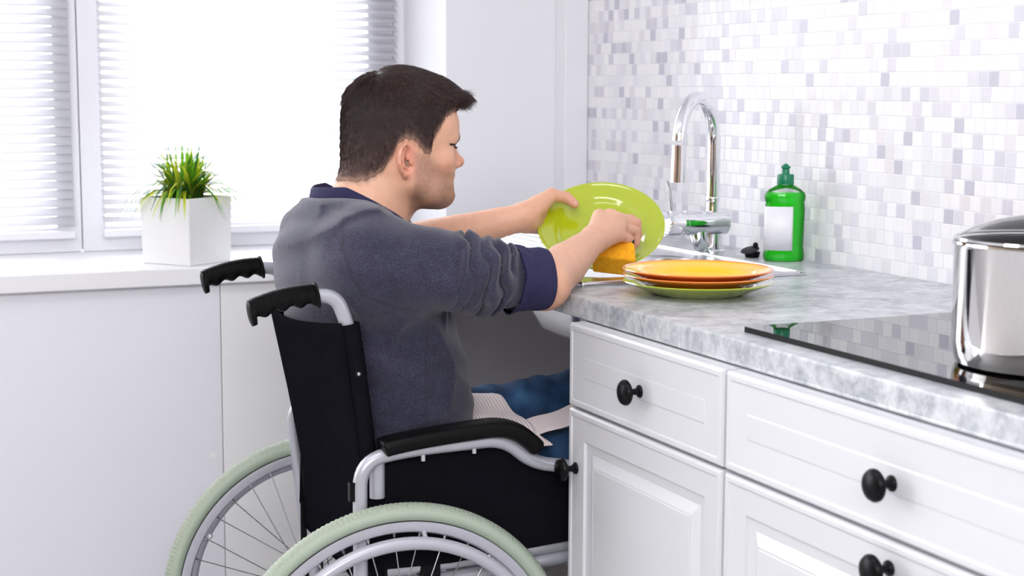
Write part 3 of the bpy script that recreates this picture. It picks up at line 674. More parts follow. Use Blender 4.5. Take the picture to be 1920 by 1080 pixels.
# ------------------------------------------------------------------ implicit surface modeller (bodies and clothes)
def smin(a, b, k):
    h = np.maximum(k-np.abs(a-b), 0)/k; return np.minimum(a, b)-h*h*k*.25
V3 = lambda *a: np.array(a, dtype=float)
class SDF:
    def __init__(s): s.p = []
    def add(s, fn, c, R, k=.01, op='u'): s.p.append((fn, np.asarray(c, float), R, k, op)); return s
    def cone(s, a, b, ra, rb, k=.01, op='u'):
        a = np.asarray(a, float); b = np.asarray(b, float); ba = b-a; L2 = max(ba@ba, 1e-12)
        def fn(P):
            t = np.clip(((P-a)@ba)/L2, 0, 1); return np.linalg.norm(P-a-t[:, None]*ba, axis=1)-(ra+(rb-ra)*t)
        return s.add(fn, (a+b)/2, math.sqrt(L2)/2+max(ra, rb), k, op)
    def chain(s, pts, rs, k=.01, k0=None, ki=.0025):
        for i in range(len(pts)-1): s.cone(pts[i], pts[i+1], rs[i], rs[i+1], (ki if ki < k else k) if i else (k if k0 is None else k0))
        return s
    def ell(s, c, r, k=.01, R=None, op='u'):
        c = np.asarray(c, float); r = np.asarray(r, float); R = np.eye(3) if R is None else R
        def fn(P):
            q = (P-c)@R; k0 = np.linalg.norm(q/r, axis=1); k1 = np.linalg.norm(q/(r*r), axis=1)+1e-9
            return k0*(k0-1)/k1
        return s.add(fn, c, r.max(), k, op)
    def ev(s, P, cb=None, hb=0, marg=.045):
        d = np.full(len(P), .5)
        for fn, c, R, k, op in s.p:
            if cb is not None and np.linalg.norm(cb-c)-R > hb+marg: continue
            v = fn(P); d = smin(d, v, k) if op == 'u' else -smin(-d, v, k)
        return d
def mesh_sdf(S, lo, hi, res, post=None, n=20, marg=.045):
    lo = np.asarray(lo, float); hi = np.asarray(hi, float); dims = np.ceil((hi-lo)/res).astype(int)+1; NX, NY, NZ = dims+4
    key = lambda i, j, k: (i+1)+(NX)*((j+1)+(NY)*(k+1))
    g = np.arange(n+1); GI, GJ, GK = np.meshgrid(g, g, g, indexing='ij'); hb = n*res*math.sqrt(3)/2
    keys, pos, quads = [], [], []
    nb = np.ceil(dims/n).astype(int)
    for bi in range(nb[0]):
        for bj in range(nb[1]):
            for bk in range(nb[2]):
                o = np.array([bi, bj, bk])*n; cb = lo+(o+n/2)*res
                d0 = S.ev(cb[None], cb, hb, marg)
                if abs(d0[0]) > hb*1.6+.02: continue
                I = np.stack([GI+o[0], GJ+o[1], GK+o[2]], -1).reshape(-1, 3); P = lo+I*res
                D = S.ev(P, cb, hb, marg)
                if post is not None: D = post(P, D)
                D = D.reshape(n+1, n+1, n+1); IN = D < 0
                if IN.all() or not IN.any(): continue
                acc = np.zeros((n, n, n, 3)); cnt = np.zeros((n, n, n))
                def edge(ax):
                    sl0 = [slice(None)]*3; sl1 = [slice(None)]*3; sl0[ax] = slice(0, n); sl1[ax] = slice(1, n+1)
                    a = D[tuple(sl0)]; b = D[tuple(sl1)]; cr = IN[tuple(sl0)] != IN[tuple(sl1)]
                    t = np.where(cr, a/np.where(cr, a-b, 1), 0)
                    base = np.stack([GI[tuple(sl0)], GJ[tuple(sl0)], GK[tuple(sl0)]], -1).astype(float); base[..., ax] += t
                    return cr, base, IN[tuple(sl0)]
                for ax in range(3):
                    cr, pt, ins = edge(ax); o1, o2 = [x for x in range(3) if x != ax]
                    for u in (0, 1):
                        for v in (0, 1):
                            sl = [slice(0, n)]*3; sl[o1] = slice(u, n+u); sl[o2] = slice(v, n+v)
                            c_ = cr[tuple(sl)]; acc += pt[tuple(sl)]*c_[..., None]; cnt += c_
                    sl = [slice(0, n)]*3; c_ = cr[tuple(sl)]; i_ = ins[tuple(sl)]
                    w_ = np.argwhere(c_)
                    if len(w_):
                        G = w_+o; inn = i_[c_]; e1 = np.zeros(3, int); e2 = np.zeros(3, int); e1[o1] = 1; e2[o2] = 1
                        q = [G, G-e1, G-e1-e2, G-e2]; q = np.stack([key(x[:, 0], x[:, 1], x[:, 2]) for x in q], 1)
                        flip = inn if ax != 1 else ~inn
                        q[flip] = q[flip][:, ::-1]; quads.append(q)
                a_ = cnt > 0; idx = np.argwhere(a_)+o
                keys.append(key(idx[:, 0], idx[:, 1], idx[:, 2])); pos.append(lo+(acc[a_]/cnt[a_][:, None]+o)*res)
    keys = np.concatenate(keys); pos = np.concatenate(pos); quads = np.concatenate(quads)
    od = np.argsort(keys); keys = keys[od]; pos = pos[od]
    ix = np.searchsorted(keys, quads); ix = np.clip(ix, 0, len(keys)-1); ok = (keys[ix] == quads).all(1)
    ix = ix[ok][:, ::-1]
    return pos, ix
def relax(V, Fq, it=1, lam=.5):
    for _ in range(it):
        acc = np.zeros_like(V); cnt = np.zeros(len(V))
        for a in range(4):
            for b in ((a+1) % 4, (a+3) % 4):
                for x in range(3): acc[:, x] += np.bincount(Fq[:, a], V[Fq[:, b], x], len(V))
                cnt += np.bincount(Fq[:, a], minlength=len(V))
        ok = cnt > 0; V[ok] += lam*(acc[ok]/cnt[ok][:, None]-V[ok])
    return V
def D_(px, py, dep):
    """point seen at pixel px,py at a depth, in the chair frame"""
    d = FW*F_PX+RT*(px-960)+UP*(540-py); P = CAM+d*dep/F_PX-CO
    return np.array([P@CH, P@CN, P[2]])
def sstep(x, a, b): t = np.clip((x-a)/(b-a), 0, 1); return t*t*(3-2*t)

# ------------------------------------------------------------------ the person
# head (frame: x forward, y far side, z up; the head is turned 4 degrees away)
HC = V3(.085, 0, 0); ha = math.radians(3)
HR = np.array([[math.cos(ha), -math.sin(ha), 0], [math.sin(ha), math.cos(ha), 0], [0, 0, 1]])
def rotY(a): a = math.radians(a); return np.array([[math.cos(a), 0, math.sin(a)], [0, 1, 0], [-math.sin(a), 0, math.cos(a)]])
def rotZ(a): a = math.radians(a); return np.array([[math.cos(a), -math.sin(a), 0], [math.sin(a), math.cos(a), 0], [0, 0, 1]])
def head_sdf(ears=True):
    h = SDF()
    h.ell((.081, 0, 1.169), (.087, .0755, .085), .01)              # cranium
    h.ell((.064, 0, 1.145), (.070, .070, .070), .03)               # occiput
    h.ell((.122, 0, 1.170), (.066, .066, .058), .03)               # forehead
    h.ell((.115, 0, 1.115), (.062, .060, .062), .03)               # mid face
    h.ell((.1365, 0, 1.075), (.038, .036, .040), .03)               # muzzle
    h.ell((.110, 0, 1.085), (.048, .060, .045), .03)               # cheeks and jaw mass
    for s in (-1, 1):
        h.cone((.082, s*.055, 1.080), (.120, s*.047, 1.059), .0150, .0150, .025)
        h.cone((.120, s*.047, 1.059), (.159, s*.012, 1.052), .0150, .0150, .022)
        h.cone((.082, s*.057, 1.105), (.082, s*.055, 1.078), .014, .015, .025)
        h.ell((.140, s*.045, 1.113), (.020, .017, .014), .022)     # cheekbone
        h.cone((.176, s*.010, 1.148), (.160, s*.040, 1.151), .0090, .0075, .014)   # brow
    h.ell((.1630, 0, 1.0525), (.0160, .019, .0155), .016)            # chin
    h.cone((.150, -.012, 1.046), (.105, -.03, 1.051), .010, .010, .02); h.cone((.150, .012, 1.046), (.105, .03, 1.051), .010, .010, .02)
    for s in (-1, 1): h.ell((.184, s*.030, 1.1325), (.0200, .0165, .0095), .010, op='s')
    for s in (-1, 1): h.ell((.1600, s*.0315, 1.1325), (.0130, .0140, .0118), .003)   # eyelids over the eye
    # nose
    h.ell((.1950, 0, 1.1385), (.0125, .015, .0095), .008, op='s')
    h.chain([(.1735, 0, 1.138), (.1835, 0, 1.122), (.1905, 0, 1.1100)], [.0070, .0078, .0098], .007)
    h.ell((.191, 0, 1.1085), (.0105, .0095, .0085), .006)
    for s in (-1, 1):
        h.ell((.1805, s*.0115, 1.1045), (.0105, .0075, .0075), .006)
    for s in (-1, 1): h.ell((.1855, s*.0065, 1.0975), (.0050, .0035, .0035), .003, op='s')
    # mouth
    h.ell((.1665, 0, 1.0900), (.0130, .0190, .0085), .010)
    h.ell((.1715, 0, 1.0850), (.0100, .0215, .0044), .004)
    h.ell((.1675, 0, 1.0735), (.0105, .0190, .0056), .005)
    h.cone((.1795, -.008, 1.0790), (.1795, .008, 1.0790), .0026, .0026, .0025, op='s')
    for s in (-1, 1): h.cone((.1795, s*.008, 1.0790), (.158, s*.0275, 1.0770), .0026, .0022, .0025, op='s')
    h.ell((.1835, 0, 1.0630), (.0085, .018, .0055), .010, op='s')   # hollow above the chin
    # neck
    h.cone((.048, 0, 1.100), (.024, 0, 1.035), .0570, .0585, .030); h.cone((.028, 0, 1.035), (-.002, 0, .955), .0600, .075, .03)
    h.cone((.070, 0, 1.052), (.038, 0, .985), .034, .040, .03)
    for s in (-1, 1): h.cone((.062, s*.050, 1.10), (.055, s*.022, .985), .016, .014, .02)
    if ears:
        for s in (-1, 1):
            R = rotZ(s*-24) @ rotY(-7)
            c = V3(.0640, s*.0750, 1.1165)
            e = lambda x, y, z: c+R@V3(x, s*y, z)
            h.ell(e(-.001, .001, 0), (.0150, .0050, .0265), .003, R)
            h.ell(e(.002, .0075, -.001), (.0125, .0070, .0215), .002, R, op='s')
            h.ell(e(.0045, .0045, -.0050), (.0080, .0085, .0095), .003, R, op='s')
            h.chain([e(.006, .003, .001), e(.0125, .0045, .010), e(.0110, .0055, .0205), e(.002, .0065, .0270), e(-.0085, .0075, .0225), e(-.0150, .0080, .0105), e(-.0160, .0075, -.0035), e(-.0115, .0060, -.0155), e(-.0040, .0045, -.0240)], [.0022, .0030, .0033, .0034, .0034, .0033, .0032, .0034, .0042], .0015, ki=.001)
            h.chain([e(.003, .0030, .0175), e(-.0050, .0050, .0120), e(-.0085, .0058, .0020), e(-.0070, .0055, -.0085), e(.0005, .0050, -.0145)], [.0024, .0028, .0030, .0030, .0030], .002, ki=.001)
            h.cone(e(.0130, .0030, .003), e(.0115, .0050, -.0065), .0038, .0036, .003)
            h.ell(e(.0015, .0025, -.0245), (.0085, .0045, .0075), .004, R)
    return h
HEAD = head_sdf()
# rotate primitives by evaluating in the head frame
def in_head(P): return (P-HC)@HR+HC
class Turned(SDF):
    def __init__(s, inner): s.inner = inner; s.p = []
    def ev(s, P, cb=None, hb=0, marg=.045): return s.inner.ev(in_head(P), None if cb is None else in_head(np.asarray(cb)[None])[0], hb, marg)
HEADT = Turned(HEAD)
HL = np.array([(-.10, 1.076), (-.02, 1.078), (.007, 1.080), (.030, 1.094), (.045, 1.118), (.053, 1.140), (.066, 1.150), (.082, 1.147), (.094, 1.135), (.104, 1.124), (.114, 1.124), (.118, 1.150), (.130, 1.166), (.142, 1.186), (.165, 1.198), (.25, 1.200)])
def hair_edge(P):
    """signed height above the hairline"""
    return P[:, 2]-np.interp(P[:, 0], HL[:, 0], HL[:, 1])+.0016*np.sin(P[:, 0]*610+P[:, 1]*300)+.0012*np.sin(P[:, 0]*1370+2)*(P[:, 0] > .10)
def hair_thick(P):
    e = hair_edge(P); z = P[:, 2]
    t = -.0035+.0045*sstep(e, -.004, .004)+.0025*sstep(e, .0, .03)+.0115*sstep(z, 1.165, 1.250)+.003*sstep(z, 1.15, 1.20)*sstep(-P[:, 0], -.06, .02)
    t = t + .0035*sstep(P[:, 0], .12, .17)*sstep(e, .0, .02)
    return t
class Hair(SDF):
    def __init__(s): s.p = []; s.inner = head_sdf(False); s.f = SDF().ell((.165, 0, 1.221), (.038, .050, .016), .01, rotY(8)).ell((.118, 0, 1.238), (.060, .055, .022), .01, rotY(10))
    def ev(s, P, cb=None, hb=0, marg=.06):
        Q = in_head(P); c = None if cb is None else in_head(np.asarray(cb)[None])[0]
        return smin(s.inner.ev(Q, c, hb, marg)-hair_thick(Q), s.f.ev(Q, c, hb, marg), .012)
hv, hf = mesh_sdf(HEADT, (-.09, -.12, .94), (.22, .12, 1.28), .0017, marg=.10); hv = relax(hv, hf, 1)

# arms and hands
A_ = SDF()
NE = D_(1020, 531, 2.565); NWR = D_(1113, 450, 2.815)
A_.cone(D_(960, 520, 2.53), NE, .033, .040, .01)
A_.chain([NE, NE*.6+NWR*.4, NE*.28+NWR*.72, NWR], [.0415, .0375, .0295, .0240], .02)
hd_ = []
mcp = [D_(1144, 408, 2.915), D_(1156, 413, 2.900), D_(1162, 426, 2.882), D_(1161, 442, 2.866)]
A_.cone(mcp[0]+V3(0, 0, .0030), mcp[0]+V3(.004, 0, .0030), .0128, .0118, .003); A_.cone(mcp[1]+V3(-.001, -.001, .0025), mcp[1]+V3(.004, 0, .002), .0124, .0114, .003)
A_.cone(NWR+V3(.003, .01, .009), mcp[0]+V3(-.022, .0, .004), .0145, .0130, .006)
for q, r in zip(mcp, (.0135, .0130, .0125, .0120)): A_.cone(NWR+(q-NWR)*.08, q, .0185, r, .010)
A_.cone(NWR, (mcp[1]+mcp[2])/2, .022, .015, .014)
pip = [D_(1183, 412, 2.950), D_(1192, 418, 2.934), D_(1190, 433, 2.914), D_(1180, 449, 2.896)]
dip = [D_(1188, 430, 2.958), D_(1195, 440, 2.940), D_(1192, 454, 2.920), D_(1180, 462, 2.905)]
tip = [D_(1187, 444, 2.952), D_(1189, 456, 2.936), D_(1184, 464, 2.918), D_(1172, 465, 2.908)]
for a, b, c, d, r in zip(mcp, pip, dip, tip, (.0098, .0100, .0096, .0086)): A_.chain([a, b, c, d], [r*1.15, r*1.04, r*.9, r*.82], .0015, .0035)
A_.chain([NWR+V3(.008, .006, .004), D_(1127, 415, 2.875), D_(1143, 440, 2.93), D_(1158, 468, 2.925)], [.016, .0135, .0115, .0095], .008)
# far arm
FWR = D_(984, 407, 2.990); FE = D_(738, 462, 3.00)
A_.chain([FE, FE*.5+FWR*.5+V3(0, 0, -.003), FE*.2+FWR*.8, FWR], [.040, .0360, .0290, .0260], .02)
tm = D_(1034, 366, 3.022); ti = D_(1061, 370, 3.030); tt = D_(1077, 382, 3.026)
A_.chain([FWR+V3(0, 0, .004), D_(1010, 385, 3.005), tm], [.0235, .0200, .0135], .012)
A_.chain([tm, ti, tt], [.0125, .0110, .0092], .004)
fm = [D_(1030, 374, 3.092), D_(1028, 388, 3.080), D_(1024, 405, 3.062), D_(1014, 420, 3.046)]
ft = [(D_(1072, 380, 3.105), D_(1096, 392, 3.095)), (D_(1072, 398, 3.085), D_(1100, 408, 3.078)), (D_(1066, 416, 3.066), D_(1092, 424, 3.058)), (D_(1048, 432, 3.050), D_(1070, 440, 3.042))]
for q, (b, c), r in zip(fm, ft, (.0105, .0105, .010, .009)):
    A_.cone(FWR+(q-FWR)*.1, q, .0195, r*1.25, .010); A_.chain([q, b, c], [r*1.15, r, r*.85], .0035, .008)
A_.cone(D_(990, 418, 3.0), D_(1006, 426, 3.030), .020, .014, .012)
nv, nf = mesh_sdf(A_, np.minimum(NE, FE)-.08, V3(.62, .36, 1.09), .0017); nv = relax(nv, nf, 1)
# hidden rest of the body, one coarse skin under the clothes
B_ = SDF()
B_.ell((.065, 0, .60), (.10, .15, .10), .03); B_.ell((.02, 0, .76), (.09, .13, .16), .05); B_.ell((-.01, 0, .91), (.09, .15, .10), .05)
B_.cone((-.002, 0, .955), (.01, 0, 1.0), .06, .05, .03)
for s in (-1, 1):
    B_.cone((.04, s*.09, .57), (.48, s*.13, .60), .07, .045, .03); B_.cone((.48, s*.13, .60), (.56, s*.11, .18), .045, .035, .02); B_.cone((.55, s*.11, .165), (.66, s*.11, .15), .03, .02, .02)
NS = V3(-.005, -.170, .955); FS = V3(.0, .160, .955)
B_.cone(NS, NE, .04, .032, .03); B_.cone(FS, FE, .04, .032, .03)
bv, bf = mesh_sdf(B_, (-.15, -.32, .10), (.72, .36, 1.02), .008)
n0 = len(hv); n1 = n0+len(nv)
SV = np.concatenate([hv, nv, bv]); SF = np.concatenate([hf, nf+n0, bf+n1])
person = fast_obj('person', SV, SF, M['skin']); person.location = (OX, OY, 0); person.rotation_euler = (0, 0, HD)
tag(person, 'person with short brown hair in a heather navy sweater washing a plate from a wheelchair', 'person')
# skin colour: what the skin itself carries (lips, ears, stubble, scalp)
base = np.array(srgb(224, 173, 145)); pink = np.array(srgb(208, 128, 112)); ear = np.array(srgb(224, 146, 124)); kn = np.array(srgb(216, 144, 122))
col = np.tile(base, (len(SV), 1)); Q = in_head(hv); stb = np.zeros(len(SV))
def blend(col, w, c): return col*(1-w[:, None])+c*w[:, None]
lip = np.exp(-((Q[:, 2]-1.079)/.008)**2)*sstep(Q[:, 0], .165, .174)*(np.abs(Q[:, 1]) < .024)
cc = blend(col[:n0], lip*.7, pink)
el = np.exp(-(((Q[:, 0]-.069)/.020)**2+((Q[:, 2]-1.117)/.034)**2)**2)*sstep(np.abs(Q[:, 1]), .066, .076); cc = blend(cc, el*.75, ear)
ns = np.exp(-(((Q[:, 0]-.192)/.014)**2+((Q[:, 2]-1.107)/.014)**2)); cc = blend(cc, ns*.4, pink)
ck = np.exp(-(((Q[:, 0]-.145)/.022)**2+((Q[:, 2]-1.105)/.016)**2)); cc = blend(cc, ck*.3, ear)
col[:n0] = cc
bl = np.array([(.06, 1.045), (.080, 1.092), (.090, 1.130), (.112, 1.130), (.121, 1.104), (.140, 1.083), (.155, 1.086), (.19, 1.094)])
be = np.maximum(sstep(.119+(1.122-Q[:, 2])*.95-Q[:, 0], -.010, .016), .75*sstep(1.096-Q[:, 2], -.002, .006))*sstep(1.130-Q[:, 2], -.006, .010)*sstep(Q[:, 0], .074, .090)*sstep(Q[:, 2], 1.012, 1.040)
be *= (1-.9*lip)
sc_ = sstep(hair_edge(Q), -.009, .008)
stb[:n0] = np.maximum(be*.50, sc_*.9)
for c_, r_n in ((D_(1081, 381, 3.016), .0065),):
    dn = np.linalg.norm(SV-c_, axis=1); col = blend(col, .75*(1-sstep(dn, r_n*.75, r_n)), np.array(srgb(246, 205, 190)))
for c_ in mcp+pip+dip+[tm, ti, NE]:
    dn = np.linalg.norm(SV-c_, axis=1); col = blend(col, .35*(1-sstep(dn, .008, .020)), kn)
for c_ in tip+[tt, D_(1004, 426, 3.02)]:
    dn = np.linalg.norm(SV-c_, axis=1); col = blend(col, .5*(1-sstep(dn, .006, .022)), kn)
attr_c(person, 'Col', col); attr_f(person, 'stubble', stb)

hr = Hair(); cv, cf = mesh_sdf(hr, (-.06, -.12, 1.06), (.25, .12, 1.30), .0022, marg=.10); cv = relax(cv, cf, 2)
hair = fast_obj('hair', cv, cf, M['hair_base'], person)
q_ = in_head(cv); k_ = (sstep(q_[:, 2], 1.10, 1.195)*.7+.3*sstep(hair_edge(q_), .01, .05))*sstep(hair_edge(q_), -.004, .020)
k_ = np.clip(np.maximum(k_, sstep(q_[:, 2], 1.165, 1.205)*sstep(hair_edge(q_), -.002, .008)), 0, 1)[:, None]
e_ = (1-sstep(hair_edge(q_), .0, .016))[:, None]; lo_ = np.array(srgb(88, 66, 61))*(1-e_)+np.array(srgb(168, 130, 112))*e_
attr_c(hair, 'Col', lo_*(1-k_)+np.array(srgb(34, 23, 24))*k_)
def tri_sample(V, Fq, N, wt):
    a, b, c, d = (V[Fq[:, i]] for i in range(4)); nrm = np.cross(c-a, d-b); ar = np.linalg.norm(nrm, axis=1)*.5
    cen = (a+b+c+d)/4; p = ar*wt(cen); p /= p.sum(); i = RNG.choice(len(Fq), N, p=p); u = RNG.random((N, 1)); v = RNG.random((N, 1))
    pt = (a[i]*(1-u)+b[i]*u)*(1-v)+(d[i]*(1-u)+c[i]*u)*v; nn = nrm[i]/(np.linalg.norm(nrm[i], axis=1, keepdims=True)+1e-12); return pt, nn
def strands(name, P, Nn, dirs, L, r0, el, m, parent, K=5, curl=.5):
    N = len(P); V = np.zeros((N, K, 3, 3)); sd_ = np.cross(dirs, Nn); sd_ /= np.linalg.norm(sd_, axis=1, keepdims=True)+1e-9
    for k in range(K):
        u = k/(K-1); elev = el*(1-curl*u*1.6)
        c = P+dirs*(L*u)[:, None]+Nn*(L*u*1.0*elev)[:, None]; r = r0*(1-.75*u)
        for j in range(3):
            a = 2*PI*j/3; V[:, k, j] = c+sd_*(r*math.cos(a))[:, None]+Nn*(r*math.sin(a))[:, None]
    V = V.reshape(-1, 3); b = (np.arange(N)*K*3)[:, None, None]; kk = np.arange(K-1)[None, :, None]*3; j = np.arange(3)[None, None, :]; j2 = (j+1) % 3
    F_ = np.stack([b+kk+j, b+kk+j2, b+kk+3+j2, b+kk+3+j], -1).reshape(-1, 4)
    o = fast_obj(name, V, F_, m, parent); return o
def tangent(v, n): t = v-n*(v*n).sum(1, keepdims=True); return t/(np.linalg.norm(t, axis=1, keepdims=True)+1e-9)
P, Nn = tri_sample(cv, cf, 34000, lambda c: (hair_edge(in_head(c)) > -.006)*(1+1.6*sstep(c[:, 2], 1.15, 1.24)))
Qh = in_head(P); cen_in = V3(.08, 0, 1.16); Nn = np.where(((P-cen_in)*Nn).sum(1, keepdims=True) < 0, -Nn, Nn)
wh = V3(.045, -.012, 1.255); rad = P-wh; side = sstep(np.abs(Qh[:, 1]), .035, .065)[:, None]
vd = rad/np.linalg.norm(rad, axis=1, keepdims=True)+V3(0, 0, -1)*(.5*side)+V3(.7, 0, -.05)*(sstep(Qh[:, 0], .06, .11)*sstep(P[:, 2], 1.17, 1.21))[:, None]+RNG.normal(size=P.shape)*.12+np.stack([.22*np.sin(P[:, 1]*310+P[:, 2]*120), .30*np.sin(P[:, 0]*260+P[:, 1]*90), .22*np.sin(P[:, 0]*210-P[:, 1]*170)], 1)
dirs = tangent(vd, Nn)
ln = .004+.006*sstep(hair_edge(Qh), .0, .05)+.014*sstep(P[:, 2], 1.20, 1.24)+.008*sstep(Qh[:, 0], .15, .185)*sstep(P[:, 2], 1.19, 1.21)
ln *= RNG.uniform(.6, 1.25, len(P))
strands('hair_strands', P-Nn*.0008, Nn, dirs, ln, .00032+.00020*sstep(P[:, 2], 1.18, 1.24), (.20+.22*RNG.random(len(P))+.22*(1-sstep(P[:, 2], 1.17, 1.22)))*sstep(np.linalg.norm(rad, axis=1), .002, .012)+.16*sstep(P[:, 2], 1.2, 1.25)*np.sin(P[:, 0]*330)*np.sin(P[:, 1]*290), M['hair'], hair, K=5)
# fringe tufts sticking forward over the forehead
N = 2600; fy = RNG.uniform(-.046, .046, N); u0 = RNG.random(N)
P = np.stack([.168+.020*RNG.random(N)-8*fy*fy*.9, fy, 1.214+.018*u0], 1); P = (P-HC)@HR.T+HC
dr = np.stack([np.ones(N), fy*4+RNG.normal(size=N)*.18, -.22+.10*np.sin(fy*230)-.55*(1-u0)+RNG.normal(size=N)*.12], 1); dr /= np.linalg.norm(dr, axis=1, keepdims=True)
up_ = tangent(np.tile(V3(0, 0, 1), (N, 1)), dr)
strands('fringe', P, up_, dr, RNG.uniform(.018, .032, N), .00035*np.ones(N), .12*RNG.normal(size=N)+.05, M['hair'], hair, K=5)
# beard stubble and eyebrows
P, Nn = tri_sample(hv, hf, 8000, lambda c: (lambda q: (sstep(np.interp(q[:, 0], bl[:, 0], bl[:, 1])-q[:, 2], .0, .012)*sstep(q[:, 0], .078, .09)*sstep(q[:, 2], 1.018, 1.035)*((np.abs(q[:, 2]-1.079) > .007)|(q[:, 0] < .155))+.0001*0))(in_head(c)))
Nn = np.where(((P-V3(.10, 0, 1.09))*Nn).sum(1, keepdims=True) < 0, -Nn, Nn)
strands('beard_stubble', P, Nn, tangent(np.tile(V3(.2, 0, -1), (len(P), 1))+RNG.normal(size=P.shape)*.3, Nn), RNG.uniform(.0008, .0020, len(P)), .00010*np.ones(len(P)), .7*np.ones(len(P)), M['stubble'], person, K=3)
def on_face(pts):
    """push points onto the head surface along the gradient"""
    P = np.asarray(pts, float)
    for _ in range(8):
        d = HEAD.ev(P); g = np.stack([(HEAD.ev(P+e)-d)/1e-4 for e in np.eye(3)*1e-4], 1); g /= np.linalg.norm(g, axis=1, keepdims=True)+1e-9; P = P-g*d[:, None]
    return P, g
for s in (-1, 1):
    N = 520; u = RNG.random(N); x = .188-.036*u**1.2; y = s*(.010+.042*u); z = 1.1530+.0015*np.sin(u*PI)-.0120*u+RNG.normal(size=N)*.0020*(1-.5*u)
    P, g = on_face(np.stack([x, y, z], 1)); dr = tangent(np.tile(V3(-.75, s*.75, .12), (N, 1))+RNG.normal(size=(N, 3))*.15, g)
    P = (P-HC)@HR.T+HC; g = g@HR.T; dr = dr@HR.T
    strands('eyebrow', P, g, dr, RNG.uniform(.004, .008, N), .00020*np.ones(N), .2*np.ones(N), M['brow'], person, K=3)
    N = 150; u = RNG.random(N); P, g = on_face(np.stack([.1735-.018*u, s*(.020+.026*u), 1.1345+.002*u-.002*np.sin(PI*u)], 1)); dr = tangent(np.tile(V3(.6, s*.5, -.35), (N, 1)), g*.3)
    P = (P-HC)@HR.T+HC; g = g@HR.T; dr = dr@HR.T
    strands('eyelashes', P, g, dr, RNG.uniform(.003, .006, N), .00025*np.ones(N), .3*np.ones(N), M['hair'], person, K=3)
    ev_ = MB().ball(V3(*((V3(.1612, s*.0315, 1.1318)-HC)@HR.T+HC)), .0112, 12).build('eyeball', M['eye'], person)

# sweater
NC0 = D_(962, 524, 2.535); NC1 = D_(1019, 526, 2.560)
FC = FE*.9+FWR*.1
SW = SDF()
TZ = np.array([.56, .62, .70, .78, .86, .92, .97, 1.01, 1.04])
TC = np.array([.070, .068, .060, .045, .024, .008, -.002, -.010, -.006])
TA = np.array([.122, .130, .142, .140, .138, .126, .108, .084, .062])
TBb = np.array([.165, .168, .172, .176, .182, .184, .170, .130, .088])
def torso(P):
    z = np.clip(P[:, 2], TZ[0], TZ[-1]); c = np.interp(z, TZ, TC); a = np.interp(z, TZ, TA); b = np.interp(z, TZ, TBb)
    e = 2.3; x = np.abs((P[:, 0]-c)/a); y = np.abs(P[:, 1]/b); rho = (x**e+y**e)**(1/e)
    d = (rho-1)*np.minimum(a, b)*.95; dz = np.maximum(P[:, 2]-TZ[-1], TZ[0]-P[:, 2]); return np.where(dz > 0, np.sqrt(np.maximum(d, 0)**2+dz**2)+np.minimum(d, 0)*.3, d)
SW.add(torso, (0, 0, .8), .42, .02)
SW.cone((-.025, -.130, .978), (-.025, .130, .978), .054, .054, .06)
SW.ell((-.045, 0, .945), (.068, .14, .085), .05)
ELB = D_(905, 515, 2.515)
SW.chain([NS, V3(*(NS*.5+ELB*.5)), ELB, NC0], [.074, .067, .060, .0490], .035, .05)
FM = V3(.09, .235, .955)
SW.chain([FS, FM, FE, FC*.6+FE*.4], [.068, .060, .054, .048], .035, .05)
AX = NC0-NS; AL = np.linalg.norm(AX); AX = AX/AL
TP = NS+AX*0
def armpar(P):
    q = P-NS; t = q@AX/AL; r = q-np.outer(q@AX, AX); up = V3(0, 0, 1)-AX*AX[2]; up /= np.linalg.norm(up); sd = np.cross(AX, up)
    return t, np.arctan2(r@sd, r@up), np.linalg.norm(r, axis=1)
RIDGES = [([(-.125, .978), (-.095, 1.005), (-.060, 1.030), (-.030, 1.042), (.0, 1.045)], .008, .0050, -.17, .0),
          ([(-.088, .975), (-.072, 1.003), (-.055, 1.030)], .006, .0045, -.16, -.03),
          ([(-.074, 1.046), (-.076, 1.030), (-.068, 1.010)], .005, .0055, -.08, .05),
          ([(-.10, .93), (-.06, .90), (-.03, .86)], .012, .0035, -.2, -.1),
          ([(.03, .86), (.00, .80), (.02, .74)], .012, .0040, -.25, -.1), ([(.10, .84), (.13, .78), (.12, .72)], .012, .0045, -.25, -.05),
          ([(-.02, .70), (.04, .685), (.10, .70)], .010, .0035, -.25, -.1), ([(.14, .76), (.17, .74)], .012, .005, -.2, .1)]
